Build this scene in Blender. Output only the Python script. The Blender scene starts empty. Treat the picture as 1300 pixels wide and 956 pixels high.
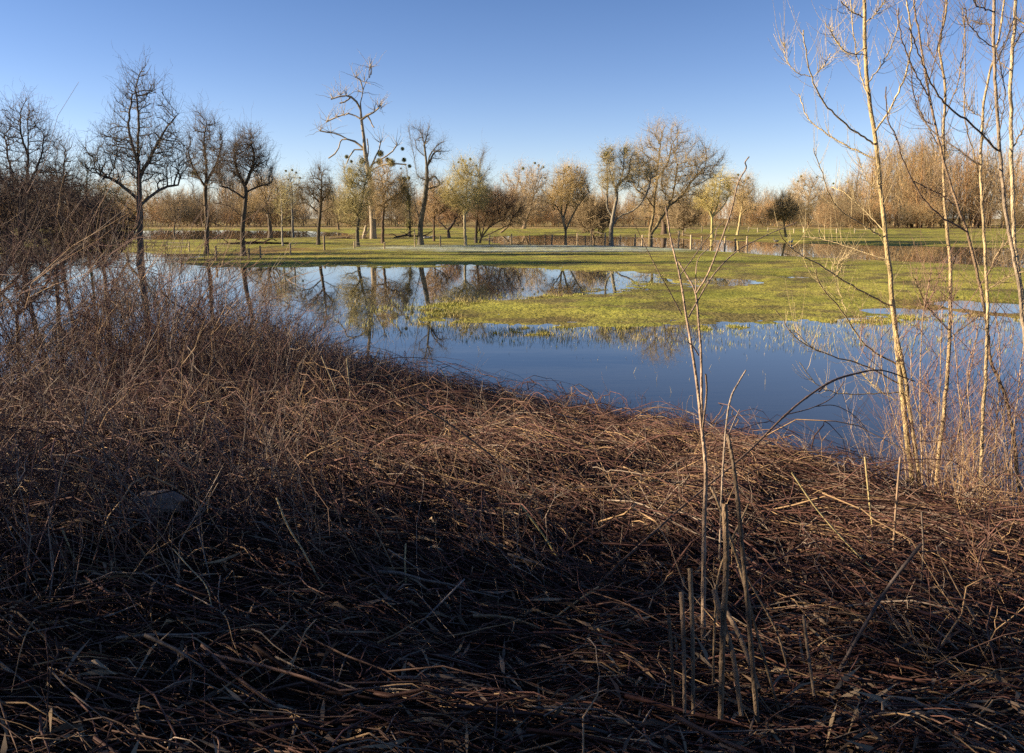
import bpy, math, time
import numpy as np
from math import radians
T0 = time.time()
rng = np.random.default_rng(7)
SC = bpy.context.scene
COL = SC.collection

# ------------------------------------------------------------------ camera
H = 3.1
F = 1020.0
PITCH = math.atan(156.0 / F)
CP, SP = math.cos(PITCH), math.sin(PITCH)
cam_d = bpy.data.cameras.new('camera')
cam = bpy.data.objects.new('camera', cam_d)
COL.objects.link(cam)
cam.location = (0, 0, H)
cam.rotation_euler = (math.pi / 2 - PITCH, 0, 0)
cam_d.sensor_width = 36.0
cam_d.lens = 36.0 * F / 1300.0
cam_d.shift_y = -45.0 / 1300.0
cam_d.clip_start = 0.05
cam_d.clip_end = 9000
SC.camera = cam


def P(px, py, d):
    """point seen at photo position px,py at forward distance d"""
    u = (np.asarray(px, float) - 650.0) / F
    v = (433.0 - np.asarray(py, float)) / F
    dy = CP + v * SP
    k = d / dy
    return np.stack([u * k, np.broadcast_to(d, np.shape(u * k)) * 1.0, H + (-SP + v * CP) * k], -1)


def W(px, py, z=0.0):
    """ground point under photo position px,py at height z"""
    u = (np.asarray(px, float) - 650.0) / F
    v = (433.0 - np.asarray(py, float)) / F
    dy = CP + v * SP
    dz = -SP + v * CP
    k = (z - H) / dz
    return np.stack([u * k, dy * k], -1)


def proj(p):
    x, y, z = p[..., 0], p[..., 1], p[..., 2] - H
    f = y * CP - z * SP
    up = y * SP + z * CP
    return 650 + F * x / f, 433 - F * up / f


# ------------------------------------------------------------------ noise
def _h(ix, iy, seed):
    a = (ix.astype(np.int64) * 374761393 + iy.astype(np.int64) * 668265263 + seed * 1442695041) & 0xffffffff
    a = ((a ^ (a >> 13)) * 1274126177) & 0xffffffff
    a = a ^ (a >> 16)
    return (a & 0xffffff) / float(0xffffff)


def vn(x, y, seed=0):
    x = np.asarray(x, float); y = np.asarray(y, float)
    ix = np.floor(x); iy = np.floor(y)
    fx = x - ix; fy = y - iy
    fx = fx * fx * (3 - 2 * fx); fy = fy * fy * (3 - 2 * fy)
    a = _h(ix, iy, seed); b = _h(ix + 1, iy, seed); c = _h(ix, iy + 1, seed); d = _h(ix + 1, iy + 1, seed)
    return (a * (1 - fx) + b * fx) * (1 - fy) + (c * (1 - fx) + d * fx) * fy * 1.0


def fbm(x, y, seed=0, o=3):
    s = 0; a = 0.5; t = 0
    for i in range(o):
        s = s + a * (vn(x, y, seed + i) - 0.5); t += a
        x = x * 2.03 + 3.1; y = y * 2.03 + 1.7; a *= 0.5
    return s / t * 2


# ------------------------------------------------------------------ polygons / terrain
def seg_dist(X, Y, poly, closed=True):
    n = len(poly); best = np.full(X.shape, 1e18)
    for i in range(n if closed else n - 1):
        a = poly[i]; b = poly[(i + 1) % n]
        dx, dy = b[0] - a[0], b[1] - a[1]
        L = dx * dx + dy * dy + 1e-9
        t = np.clip(((X - a[0]) * dx + (Y - a[1]) * dy) / L, 0, 1)
        d = (X - a[0] - t * dx) ** 2 + (Y - a[1] - t * dy) ** 2
        best = np.minimum(best, d)
    return np.sqrt(best)


def inside(X, Y, poly):
    r = np.zeros(X.shape, bool); n = len(poly)
    for i in range(n):
        x1, y1 = poly[i]; x2, y2 = poly[(i + 1) % n]
        c = ((y1 > Y) != (y2 > Y))
        xx = (x2 - x1) * (Y - y1) / (y2 - y1 + 1e-12) + x1
        r ^= c & (X < xx)
    return r


def wpoly(pts):
    a = np.array(pts, float)
    return W(a[:, 0], a[:, 1])


SHORE = np.array([(40, 3.5), (12, 5.6), (6.2, 6.6), (4.7, 7.3), (3.7, 9.0), (2.5, 10.6), (1.2, 11.7), (-0.3, 13.0),
                  (-2.2, 14.8), (-4.0, 16.2), (-6.0, 16.4), (-8.0, 13.2), (-10, 10.8), (-16, 9.2), (-40, 8)])
far_px = [(-900, 372), (-200, 330), (60, 321), (200, 320), (238, 325), (243, 335), (300, 339), (400, 339), (500, 338),
          (600, 338), (700, 341), (800, 345), (850, 350), (845, 362), (780, 372), (700, 378), (620, 384), (575, 394),
          (600, 409), (680, 416), (760, 415), (850, 415), (940, 413), (1000, 411), (1060, 406), (1110, 401),
          (1200, 399), (1300, 404), (1500, 416), (2300, 470)]
POND = np.vstack([wpoly(far_px), SHORE])
C1 = wpoly([(40, 304), (40, 296), (150, 293), (265, 292), (380, 293), (440, 296), (450, 299), (380, 302), (265, 305), (150, 305)])
C2 = wpoly([(612, 304), (640, 299), (700, 298), (760, 299), (850, 302), (900, 304), (960, 307), (1100, 311), (1280, 314),
            (1700, 320), (1700, 352), (1300, 340), (1200, 335), (1100, 330), (1000, 325), (950, 322), (880, 317), (820, 313), (720, 312), (640, 311)])
PUDD = [(1255, 388, 60, 7), (925, 358, 42, 5), (1150, 396, 60, 5), (1010, 352, 20, 2.5)]


def terrain(X, Y, fine=True):
    """height and kind masks"""
    X = np.asarray(X, float); Y = np.asarray(Y, float)
    dn = fbm(X * .35, Y * .35, 11) * .9 + fbm(X * 1.3, Y * 1.3, 12) * .5
    s = seg_dist(X, Y, POND)
    ins = inside(X, Y, POND)
    ds = seg_dist(X, Y, SHORE, False)
    df = seg_dist(X, Y, POND[:len(far_px)], False)
    near = (~ins) & (ds < df + .01) & (Y < 20)
    sd = np.where(ins, -s, s)
    # meadow side
    R = np.sqrt(X * X + Y * Y)
    zm = np.clip((sd + dn * 2.2 * np.clip(R / 30, .4, 1.5)) * 0.013, -0.5, 0.2)
    zm = np.where(sd > 0, zm + 0.006, zm)
    for (cx, cy, rx, ry) in PUDD:
        c = W(cx, cy); a = abs(W(cx + rx, cy)[0] - c[0]); b = abs(W(cx, cy - ry)[1] - c[1])
        q = np.sqrt(((X - c[0]) / a) ** 2 + ((Y - c[1]) / b) ** 2) + dn * .5
        zm = np.minimum(zm, np.where(q < 1.3, -0.05 + (q - .6) * .12, 9))
    for C in (C1, C2):
        s2 = seg_dist(X, Y, C); i2 = inside(X, Y, C)
        q = np.where(i2, -s2, s2) + dn * 1.2
        zm = np.minimum(zm, np.clip(q * .05, -.6, .3))
    far = np.clip((Y - 120) / 900, 0, 1)
    zm = zm + np.where(zm > 0.1, far * 0.3, 0)
    if fine:
        zm = zm + fbm(X * 2.2, Y * 2.2, 21) * .034 * np.clip(1.6 - R / 60, 0.2, 1)
    # bank side
    b = np.where(ins, -ds, ds)
    mound = (fbm(X * .8, Y * .8, 31) * .17 + fbm(X * 2.6, Y * 2.6, 34) * .07) * np.clip(b / 1.5 + .4, 0, 1)
    zb = np.where(b < 0, b * .22, np.minimum(b * .26, .28) + np.clip(b - 1, 0, 99) * .108)
    zb = np.minimum(zb, 1.45 + np.clip(zb - 1.45, 0, 9) * .15) + mound
    w = np.where(ins, np.clip((df - ds) / 3 + .5, 0, 1), near * 1.0)
    z = np.where(ins, w * zb + (1 - w) * zm, np.where(near, zb, zm))
    return z, near, b


def zg(X, Y):
    return terrain(X, Y)[0]


# ------------------------------------------------------------------ mesh helpers
def link(o, parent=None):
    COL.objects.link(o)
    if parent is not None:
        o.parent = parent
    return o


def mesh_obj(name, V, faces, mat, parent=None, tint=None, smooth=True):
    """faces: list of int arrays (n,k)"""
    me = bpy.data.meshes.new(name)
    V = np.ascontiguousarray(V, np.float32)
    me.vertices.add(len(V)); me.vertices.foreach_set('co', V.ravel())
    faces = [f for f in faces if len(f)]
    li = np.concatenate([f.ravel() for f in faces]).astype(np.int32)
    ks = np.concatenate([np.full(len(f), f.shape[1], np.int32) for f in faces])
    st = np.concatenate([[0], np.cumsum(ks)[:-1]]).astype(np.int32)
    me.loops.add(len(li)); me.loops.foreach_set('vertex_index', li)
    me.polygons.add(len(ks)); me.polygons.foreach_set('loop_start', st)
    me.update(calc_edges=True)
    if smooth:
        me.polygons.foreach_set('use_smooth', np.ones(len(ks), bool))
    if tint is not None:
        at = me.color_attributes.new('tint', 'FLOAT_COLOR', 'POINT')
        c = np.ones((len(V), 4), np.float32); c[:, :3] = tint
        at.data.foreach_set('color', c.ravel())
    me.materials.append(mat)
    o = bpy.data.objects.new(name, me)
    return link(o, parent)


def frame(D, ref=(0.31, 0.87, 0.21)):
    D = D / (np.linalg.norm(D, axis=-1, keepdims=True) + 1e-9)
    a = np.cross(D, np.array(ref)); n = np.linalg.norm(a, axis=-1, keepdims=True)
    a = np.where(n < .15, np.cross(D, np.array((1., .1, 0))), a)
    a /= (np.linalg.norm(a, axis=-1, keepdims=True) + 1e-9)
    return a, np.cross(D, a)


def tubes(Pt, R, sides=3):
    """Pt (N,K,3), R (N,K) -> verts, quads, K*sides per tube"""
    N, K, _ = Pt.shape
    D = np.gradient(Pt, axis=1)
    a, b = frame(D)
    th = np.arange(sides) * 2 * np.pi / sides
    V = Pt[:, :, None, :] + R[:, :, None, None] * (np.cos(th)[None, None, :, None] * a[:, :, None, :] + np.sin(th)[None, None, :, None] * b[:, :, None, :])
    idx = np.arange(N * K * sides).reshape(N, K, sides)
    i0 = idx[:, :-1]; i1 = idx[:, 1:]
    q = np.stack([i0, np.roll(i0, -1, 2), np.roll(i1, -1, 2), i1], -1).reshape(-1, 4)
    return V.reshape(-1, 3), q


class MB:
    def __init__(s): s.V = []; s.F = {}; s.T = []; s.n = 0

    def add(s, V, F, tint=None):
        V = np.asarray(V, float).reshape(-1, 3); F = np.asarray(F)
        s.V.append(V); s.F.setdefault(F.shape[1], []).append(F + s.n); s.n += len(V)
        if tint is None: tint = (1, 1, 1)
        s.T.append(np.broadcast_to(np.asarray(tint, float), V.shape))
        return s

    def tubes(s, Pt, R, sides=3, tint=None):
        V, q = tubes(Pt, R, sides)
        if tint is not None and np.ndim(tint) == 2:
            tint = np.repeat(np.asarray(tint), Pt.shape[1] * sides, 0)
        return s.add(V, q, tint)

    def box(s, c, h, rot=0, tint=None, taper=1.0):
        c = np.array(c, float); v = []
        for z in (-1, 1):
            k = 1 if z < 0 else taper
            for x, y in ((-1, -1), (1, -1), (1, 1), (-1, 1)):
                X, Y = x * h[0] * k, y * h[1] * k
                v.append((c[0] + X * math.cos(rot) - Y * math.sin(rot), c[1] + X * math.sin(rot) + Y * math.cos(rot), c[2] + z * h[2]))
        f = [(0, 3, 2, 1), (4, 5, 6, 7), (0, 1, 5, 4), (1, 2, 6, 5), (2, 3, 7, 6), (3, 0, 4, 7)]
        return s.add(v, f, tint)

    def build(s, name, mat, parent=None, smooth=True):
        return mesh_obj(name, np.concatenate(s.V), [np.concatenate(f) for f in s.F.values()], mat, parent, np.concatenate(s.T), smooth)


def empty(name, loc, rz=0):
    o = bpy.data.objects.new(name, None); o.location = loc; o.rotation_euler = (0, 0, rz); o.empty_display_size = .3
    return link(o)


def tag(o, label=None, cat=None, group=None, kind=None):
    if label: o['label'] = label
    if cat: o['category'] = cat
    if group: o['group'] = group
    if kind: o['kind'] = kind
    return o


def copy_tree(o, parent=None):
    c = o.copy(); COL.objects.link(c)
    if parent is not None: c.parent = parent
    for ch in list(o.children):
        copy_tree(ch, c)
    return c


def catmull(pts, n):
    pts = np.asarray(pts, float)
    if len(pts) == 2:
        t = np.linspace(0, 1, n)[:, None]; return pts[0] * (1 - t) + pts[1] * t
    p = np.vstack([2 * pts[0] - pts[1], pts, 2 * pts[-1] - pts[-2]])
    m = len(pts) - 1
    u = np.linspace(0, m - 1e-6, n); i = u.astype(int); t = (u - i)[:, None]
    p0, p1, p2, p3 = p[i], p[i + 1], p[i + 2], p[i + 3]
    return .5 * ((2 * p1) + (-p0 + p2) * t + (2 * p0 - 5 * p1 + 4 * p2 - p3) * t ** 2 + (-p0 + 3 * p1 - 3 * p2 + p3) * t ** 3)


# ------------------------------------------------------------------ materials
def nodes(name):
    m = bpy.data.materials.new(name); m.use_nodes = True
    nt = m.node_tree; nt.nodes.clear()
    out = nt.nodes.new('ShaderNodeOutputMaterial'); b = nt.nodes.new('ShaderNodeBsdfPrincipled')
    nt.links.new(b.outputs[0], out.inputs[0])
    return m, nt, b


def tint_mat(name, rough=.85, scale=30., amp=.5, spec=.15, bump=0.0, bscale=60., coord='Object', stretch=(1, 1, 1)):
    m, nt, b = nodes(name)
    at = nt.nodes.new('ShaderNodeAttribute'); at.attribute_name = 'tint'
    tc = nt.nodes.new('ShaderNodeTexCoord')
    mp = nt.nodes.new('ShaderNodeMapping'); mp.inputs['Scale'].default_value = stretch
    nt.links.new(tc.outputs[coord], mp.inputs[0])
    n = nt.nodes.new('ShaderNodeTexNoise'); n.inputs['Scale'].default_value = scale; n.inputs['Detail'].default_value = 3
    nt.links.new(mp.outputs[0], n.inputs['Vector'])
    mr = nt.nodes.new('ShaderNodeMapRange'); mr.inputs['From Min'].default_value = .3; mr.inputs['From Max'].default_value = .7
    mr.inputs['To Min'].default_value = 1 - amp; mr.inputs['To Max'].default_value = 1 + amp
    nt.links.new(n.outputs[0], mr.inputs[0])
    mul = nt.nodes.new('ShaderNodeVectorMath'); mul.operation = 'SCALE'
    nt.links.new(at.outputs['Color'], mul.inputs[0]); nt.links.new(mr.outputs[0], mul.inputs['Scale'])
    nt.links.new(mul.outputs[0], b.inputs['Base Color'])
    b.inputs['Roughness'].default_value = rough; b.inputs['Specular IOR Level'].default_value = spec
    if bump:
        n2 = nt.nodes.new('ShaderNodeTexNoise'); n2.inputs['Scale'].default_value = bscale; n2.inputs['Detail'].default_value = 4
        nt.links.new(mp.outputs[0], n2.inputs['Vector'])
        bp = nt.nodes.new('ShaderNodeBump'); bp.inputs['Strength'].default_value = bump; bp.inputs['Distance'].default_value = .05
        nt.links.new(n2.outputs[0], bp.inputs['Height']); nt.links.new(bp.outputs[0], b.inputs['Normal'])
    return m


M_BARK = tint_mat('bark', .9, 2.5, .45, .1, 1.0, 9., stretch=(1, 1, .25))
M_TWIG = tint_mat('twig', .8, 1.0, .3, .15)
M_STEM = tint_mat('dead_stem', .7, 22., .3, .25)
M_SAP = tint_mat('sapling_bark', .7, 14., .42, .25, .5, 70., stretch=(1, 1, .5))
M_LEAF = tint_mat('leaf', .7, 4., .25, .2)
M_GRASS = tint_mat('grass_blade', .6, .6, .3, .2)
M_WOOD = tint_mat('weathered_wood', .85, 12., .35, .15, .5, 40., stretch=(1, 1, .2))
M_STONE = tint_mat('stone', .9, 9., .35, .2, .8, 25.)

# ground material: albedo attribute with noise
def ground_mat():
    m, nt, b = nodes('ground_soil_and_turf')
    at = nt.nodes.new('ShaderNodeAttribute'); at.attribute_name = 'tint'
    geo = nt.nodes.new('ShaderNodeNewGeometry')
    n1 = nt.nodes.new('ShaderNodeTexNoise'); n1.inputs['Scale'].default_value = 3.5; n1.inputs['Detail'].default_value = 6; n1.inputs['Roughness'].default_value = .7
    n2 = nt.nodes.new('ShaderNodeTexNoise'); n2.inputs['Scale'].default_value = .22; n2.inputs['Detail'].default_value = 4
    for n in (n1, n2): nt.links.new(geo.outputs['Position'], n.inputs['Vector'])
    mr = nt.nodes.new('ShaderNodeMapRange'); mr.inputs[1].default_value = .3; mr.inputs[2].default_value = .7; mr.inputs[3].default_value = .5; mr.inputs[4].default_value = 1.5
    mr2 = nt.nodes.new('ShaderNodeMapRange'); mr2.inputs[1].default_value = .35; mr2.inputs[2].default_value = .65; mr2.inputs[3].default_value = .75; mr2.inputs[4].default_value = 1.25
    nt.links.new(n1.outputs[0], mr.inputs[0]); nt.links.new(n2.outputs[0], mr2.inputs[0])
    mm = nt.nodes.new('ShaderNodeMath'); mm.operation = 'MULTIPLY'
    nt.links.new(mr.outputs[0], mm.inputs[0]); nt.links.new(mr2.outputs[0], mm.inputs[1])
    sc = nt.nodes.new('ShaderNodeVectorMath'); sc.operation = 'SCALE'
    nt.links.new(at.outputs['Color'], sc.inputs[0]); nt.links.new(mm.outputs[0], sc.inputs['Scale'])
    nt.links.new(sc.outputs[0], b.inputs['Base Color'])
    b.inputs['Roughness'].default_value = .95; b.inputs['Specular IOR Level'].default_value = .1
    bp = nt.nodes.new('ShaderNodeBump'); bp.inputs['Strength'].default_value = .8; bp.inputs['Distance'].default_value = .08
    n3 = nt.nodes.new('ShaderNodeTexNoise'); n3.inputs['Scale'].default_value = 9; n3.inputs['Detail'].default_value = 5
    nt.links.new(geo.outputs['Position'], n3.inputs['Vector'])
    nt.links.new(n3.outputs[0], bp.inputs['Height']); nt.links.new(bp.outputs[0], b.inputs['Normal'])
    return m


def water_mat():
    m, nt, b = nodes('flood_water')
    b.inputs['Base Color'].default_value = (.030, .033, .034, 1)
    b.inputs['Roughness'].default_value = .008
    b.inputs['IOR'].default_value = 1.42
    b.inputs['Specular IOR Level'].default_value = .5
    geo = nt.nodes.new('ShaderNodeNewGeometry')
    mp = nt.nodes.new('ShaderNodeMapping'); mp.inputs['Scale'].default_value = (.8, 1.4, 1)
    nt.links.new(geo.outputs['Position'], mp.inputs[0])
    n1 = nt.nodes.new('ShaderNodeTexNoise'); n1.inputs['Scale'].default_value = 2.2; n1.inputs['Detail'].default_value = 3
    nt.links.new(mp.outputs[0], n1.inputs['Vector'])
    bp = nt.nodes.new('ShaderNodeBump'); bp.inputs['Strength'].default_value = .035; bp.inputs['Distance'].default_value = .008
    nt.links.new(n1.outputs[0], bp.inputs['Height']); nt.links.new(bp.outputs[0], b.inputs['Normal'])
    return m


# ------------------------------------------------------------------ ground sheet
def build_ground():
    r = [0.25]
    while r[-1] < 6000: r.append(r[-1] * (1.011 if r[-1] < 160 else 1.05) + .004)
    r = np.array(r)
    a = np.concatenate([np.linspace(-46, 46, 560), np.linspace(46, 314, 90)[1:-1]])
    a = np.radians(a)
    RR, AA = np.meshgrid(r, a, indexing='ij')
    X = RR * np.sin(AA); Y = RR * np.cos(AA)
    z, near, b = terrain(X, Y)
    nr, na = X.shape
    # colours (real albedo)
    n = fbm(X * .25, Y * .25, 41) * .5 + .5
    n2 = fbm(X * .06, Y * .06, 43) * .5 + .5
    g1 = np.array((.18, .19, .030)); g2 = np.array((.30, .26, .052))
    t = np.clip(n * 1.6 - .3, 0, 1)[..., None]
    col = g1 * (1 - t) + g2 * t
    pt = np.clip(fbm(X * .55, Y * .9, 68) * 2.1 + fbm(X * 2, Y * 2, 69) * .7 + .06, 0, .85)[..., None]
    col = col * (1 - pt) + np.array((.13, .10, .04)) * pt
    straw = np.array((.30, .21, .09))
    # rough straw margins of the field in front of the wood
    far = ((Y > 225) * 1.)[..., None] * np.clip(n2 * 2 - .2, 0, 1)[..., None]
    col = col * (1 - far) + straw * far
    fr = W(690, 317); q = ((X - fr[0]) / 19.) ** 2 + ((Y - fr[1]) / 11.) ** 2 + fbm(X * .5, Y * .9, 45) * .5
    fw = np.clip((1.1 - q) * 1.1, 0, .62)[..., None] * (np.clip(.6 + fbm(X * 3, Y * 3, 46) * .7, 0, 1))[..., None]
    col = col * (1 - fw) + np.array((.42, .49, .50)) * fw
    for (cx, cy, rx, ry) in ((340, 320, 60, 5), (1180, 388, 90, 12), (450, 301, 120, 3), (880, 300, 60, 3)):
        c = W(cx, cy); aa = abs(W(cx + rx, cy)[0] - c[0]); bb = abs(W(cx, cy - ry)[1] - c[1])
        k = np.clip(1.3 - np.sqrt(((X - c[0]) / aa) ** 2 + ((Y - c[1]) / bb) ** 2) + fbm(X * .4, Y * .4, 47) * .8, 0, 1)[..., None] * .8
        col = col * (1 - k) + np.array((.16, .095, .035)) * k
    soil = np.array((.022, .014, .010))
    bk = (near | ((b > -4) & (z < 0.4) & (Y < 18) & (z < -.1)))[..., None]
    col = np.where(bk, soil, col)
    mud = np.array((.05, .04, .025))
    u = np.clip(-z / .06, 0, 1)[..., None]
    col = col * (1 - u) + mud * u
    idx = np.arange(nr * na).reshape(nr, na)
    i0 = idx[:-1]; i1 = idx[1:]
    q = np.stack([i0, i1, np.roll(i1, -1, 1), np.roll(i0, -1, 1)], -1).reshape(-1, 4)
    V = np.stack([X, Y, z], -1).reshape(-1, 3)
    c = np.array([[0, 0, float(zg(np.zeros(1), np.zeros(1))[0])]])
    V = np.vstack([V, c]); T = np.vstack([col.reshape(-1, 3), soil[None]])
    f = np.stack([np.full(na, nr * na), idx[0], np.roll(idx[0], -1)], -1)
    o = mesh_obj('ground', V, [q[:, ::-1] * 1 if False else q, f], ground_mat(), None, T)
    tag(o, kind='structure')
    return o


build_ground()
wm = MB()
th = np.radians(np.linspace(0, 360, 61)[:-1]); rr = 620
ring = np.stack([rr * np.sin(th), rr * np.cos(th), th * 0], -1)
wv = np.vstack([[[0, 0, 0]], ring])
wf = np.array([(0, 1 + (i + 1) % 60, 1 + i) for i in range(60)])
tag(wm.add(wv, wf).build('water', water_mat(), None, False), kind='structure')

# ------------------------------------------------------------------ tree generator
UP = np.array((0, 0, 1.))


def grow(roots, A, D, kill, tropism=(0, 0, .25), jit=.25, iters=110, di=1e9, seed=1):
    """space colonisation. roots: list of (polyline nodes, parent index or -1)"""
    g = np.random.default_rng(seed)
    pos = []; par = []
    for pl, pr in roots:
        for k, p in enumerate(pl):
            par.append(pr if k == 0 else len(pos) - 1); pos.append(p)
    pos = np.array(pos, float); par = np.array(par)
    trop = np.array(tropism)
    d = np.full(len(A), 1e9); near = np.zeros(len(A), int)

    def upd(new0):
        nonlocal d, near, A
        if len(A) == 0: return
        nn = pos[new0:]
        dd = np.linalg.norm(A[:, None, :] - nn[None], axis=2)
        j = dd.argmin(1); m = dd[np.arange(len(A)), j]
        b = m < d
        d = np.where(b, m, d); near = np.where(b, j + new0, near)
    upd(0)
    cnt = np.zeros(len(pos), int)
    for it in range(iters):
        keep = d > kill
        A = A[keep]; d = d[keep]; near = near[keep]
        if len(A) == 0: break
        act = d < di
        if not act.any(): break
        S = np.zeros((len(pos), 3)); dirs = A - pos[near]; dirs /= np.linalg.norm(dirs, axis=1, keepdims=True) + 1e-9
        np.add.at(S, near[act], dirs[act])
        n = np.bincount(near[act], minlength=len(pos))
        src = np.where((n > 0) & (cnt < 3))[0]
        if len(src) == 0: break
        v = S[src] / n[src][:, None] + trop + g.normal(0, jit, (len(src), 3))
        v /= np.linalg.norm(v, axis=1, keepdims=True) + 1e-9
        cnt[src] += 1
        s0 = len(pos)
        pos = np.vstack([pos, pos[src] + v * D]); par = np.concatenate([par, src]); cnt = np.concatenate([cnt, np.zeros(len(src), int)])
        upd(s0)
        # kill exhausted
        ok = cnt[near] < 3
        if not ok.all(): A = A[ok]; d = d[ok]; near = near[ok]
        if len(pos) > 9000: break
    return pos, par


def skeleton_mesh(pos, par, rbase, rtip, smooth=2, sides_big=9, sides=4, thr=None, fixed=0, taper=(0, 0)):
    """-> (V,quads) thick, (V,quads) thin, radius per node, direction per node"""
    N = len(pos)
    tips = np.zeros(N)
    haschild = np.zeros(N, bool); haschild[par[par >= 0]] = True
    tips[~haschild] = 1
    # children always have larger index than parents except limbs (also appended later) -> reverse sweep
    for i in range(N - 1, 0, -1):
        p = par[i]
        if p >= 0: tips[p] += tips[i]
    nb = tips[0]
    e = math.log(max(rbase / rtip, 1.5)) / math.log(max(nb, 2))
    r = rtip * tips ** e
    if taper[0]:
        r[:taper[0]] *= 1 - taper[1] * np.linspace(0, 1, taper[0]) ** .8
    main = np.full(N, -1); best = np.zeros(N)
    for i in range(N):
        p = par[i]
        if p >= 0 and tips[i] > best[p]: best[p] = tips[i]; main[p] = i
    pos = pos.copy()
    for _ in range(smooth):
        m = (par >= 0) & (main >= 0); m[:fixed] = False
        q = pos.copy()
        q[m] = pos[m] * .5 + .25 * (pos[par[m]] + pos[main[m]])
        pos = q
    dirn = np.zeros((N, 3)); hp = par >= 0
    dirn[hp] = pos[hp] - pos[par[hp]]
    dirn[~hp] = (0, 0, 1)
    nd = dirn / (np.linalg.norm(dirn, axis=1, keepdims=True) + 1e-9)
    fd = nd.copy(); hm = main >= 0
    fd[hm] = nd[hm] + nd[main[hm]]
    ch = np.where(hp)[0]; pr = par[ch]
    ismain = main[pr] == ch
    da = np.where(ismain[:, None], fd[pr], nd[ch]); db = fd[ch]
    ra = np.where(ismain, r[pr], np.minimum(r[pr], r[ch] * 1.25)); rb = r[ch]
    pa = pos[pr]; pb = pos[ch]
    out = []
    if thr is None: thr = rbase * .22
    big = np.minimum(ra, rb * 1.3) > thr
    bn = np.ones(N, bool)
    for i_, c_ in enumerate(ch):
        bn[c_] = big[i_] and bn[par[c_]]
    big = bn[ch]
    for sel, sd in ((big, sides_big), (~big, sides)):
        if not sel.any(): out.append(None); continue
        th = np.arange(sd) * 2 * np.pi / sd
        vs = []
        for p_, d_, r_ in ((pa, da, ra), (pb, db, rb)):
            a, b = frame(d_[sel])
            vs.append(p_[sel][:, None] + r_[sel][:, None, None] * (np.cos(th)[None, :, None] * a[:, None] + np.sin(th)[None, :, None] * b[:, None]))
        n = sel.sum()
        V = np.stack(vs, 1).reshape(-1, 3)
        idx = np.arange(n * 2 * sd).reshape(n, 2, sd)
        q = np.stack([idx[:, 0], np.roll(idx[:, 0], -1, 1), np.roll(idx[:, 1], -1, 1), idx[:, 1]], -1).reshape(-1, 4)
        out.append((V, q))
    return out[0], out[1], pos, r, nd, tips


def twigs(pos, nd, r, sel, k, L, r0, up=.35, spread=.9, g=None, fork=True, K=4):
    """k twigs at each selected node"""
    src = np.repeat(np.where(sel)[0], k)
    n = len(src)
    d = nd[src] * .6 + g.normal(0, spread, (n, 3)) * .6 + UP * up
    d /= np.linalg.norm(d, axis=1, keepdims=True) + 1e-9
    l = L * g.uniform(.4, 1.2, n)
    c = g.normal(0, .28, (n, 3)) + UP * .18
    t = np.linspace(0, 1, K)
    p0 = pos[src] - nd[src] * g.uniform(0, .3, n)[:, None] * L * .3
    Pt = p0[:, None] + (d[:, None] * t[None, :, None] + c[:, None] * (t ** 2)[None, :, None]) * l[:, None, None]
    rr = np.minimum(r0, r[src] * .8 + r0 * .3)
    R = rr[:, None] * (1 - .75 * t)[None]
    res = [(Pt, R)]
    if fork:
        i = np.repeat(np.arange(n), 2); m = len(i)
        ks = g.integers(1, K, m)
        q0 = Pt[i, ks]
        d2 = d[i] * .6 + g.normal(0, .65, (m, 3)) + UP * .1
        d2 /= np.linalg.norm(d2, axis=1, keepdims=True) + 1e-9
        l2 = l[i] * g.uniform(.25, .6, m)
        t2 = np.linspace(0, 1, 3)
        P2 = q0[:, None] + d2[:, None] * t2[None, :, None] * l2[:, None, None]
        P2[:, 1:] += g.normal(0, .04, (m, 2, 3)) * L
        R2 = (rr[i] * .6)[:, None] * (1 - .7 * t2)[None]
        res.append((P2, R2))
    return res


def crown_points(ells, n, g, base, d, squash=1.0):
    """attractors in local metres from photo ellipses"""
    A = []
    tot = sum(e[2] * e[3] * e[2] for e in ells)
    for e in ells:
        cx, cy, rx, ry = e[:4]
        w = e[4] if len(e) > 4 else 1
        m = int(n * w * (rx * ry * rx / tot) ** 1)
        m = max(m, 25)
        v = g.normal(0, 1, (m, 3)); v /= np.linalg.norm(v, axis=1, keepdims=True)
        v *= (g.uniform(0, 1, m) ** (1 / 2.3) * (1 + .42 * fbm(v[:, 0] * 2.2 + cx, v[:, 2] * 2.2 + v[:, 1] * 1.3 + cy, 7)))[:, None]
        c = P(cx, cy, d) - base
        s = d / F
        A.append(c + v * np.array((rx * s, rx * s * squash, ry * s)))
    return np.vstack(A)


MISTLE = {}


def mistletoe_mesh():
    g = np.random.default_rng(5)
    n = 420
    v = g.normal(0, 1, (n, 3)); v /= np.linalg.norm(v, axis=1, keepdims=True)
    mb = MB()
    t = np.linspace(.05, 1, 3)
    Pt = v[:, None] * t[None, :, None] * g.uniform(.7, 1, n)[:, None, None] + g.normal(0, .05, (n, 3, 3))
    mb.tubes(Pt, np.full((n, 3), .022), 3, np.tile((.13, .12, .03), (n, 1)))
    m = 900
    w = g.normal(0, 1, (m, 3)); w /= np.linalg.norm(w, axis=1, keepdims=True)
    w *= g.uniform(.3, 1.15, m)[:, None]
    a = g.normal(0, 1, (m, 3)); a /= np.linalg.norm(a, axis=1, keepdims=True)
    b = np.cross(a, w); b /= np.linalg.norm(b, axis=1, keepdims=True) + 1e-9
    q = np.stack([w - a * .09, w - b * .035, w + a * .09, w + b * .035], 1)
    mb.add(q.reshape(-1, 3), np.arange(m * 4).reshape(-1, 4), np.repeat(g.uniform(.7, 1.3, m)[:, None] * np.array((.36, .33, .10)), 4, 0))
    o = mb.build('mistletoe', M_LEAF)
    me = o.data
    bpy.data.objects.remove(o)
    return me


MIST = mistletoe_mesh()


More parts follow.
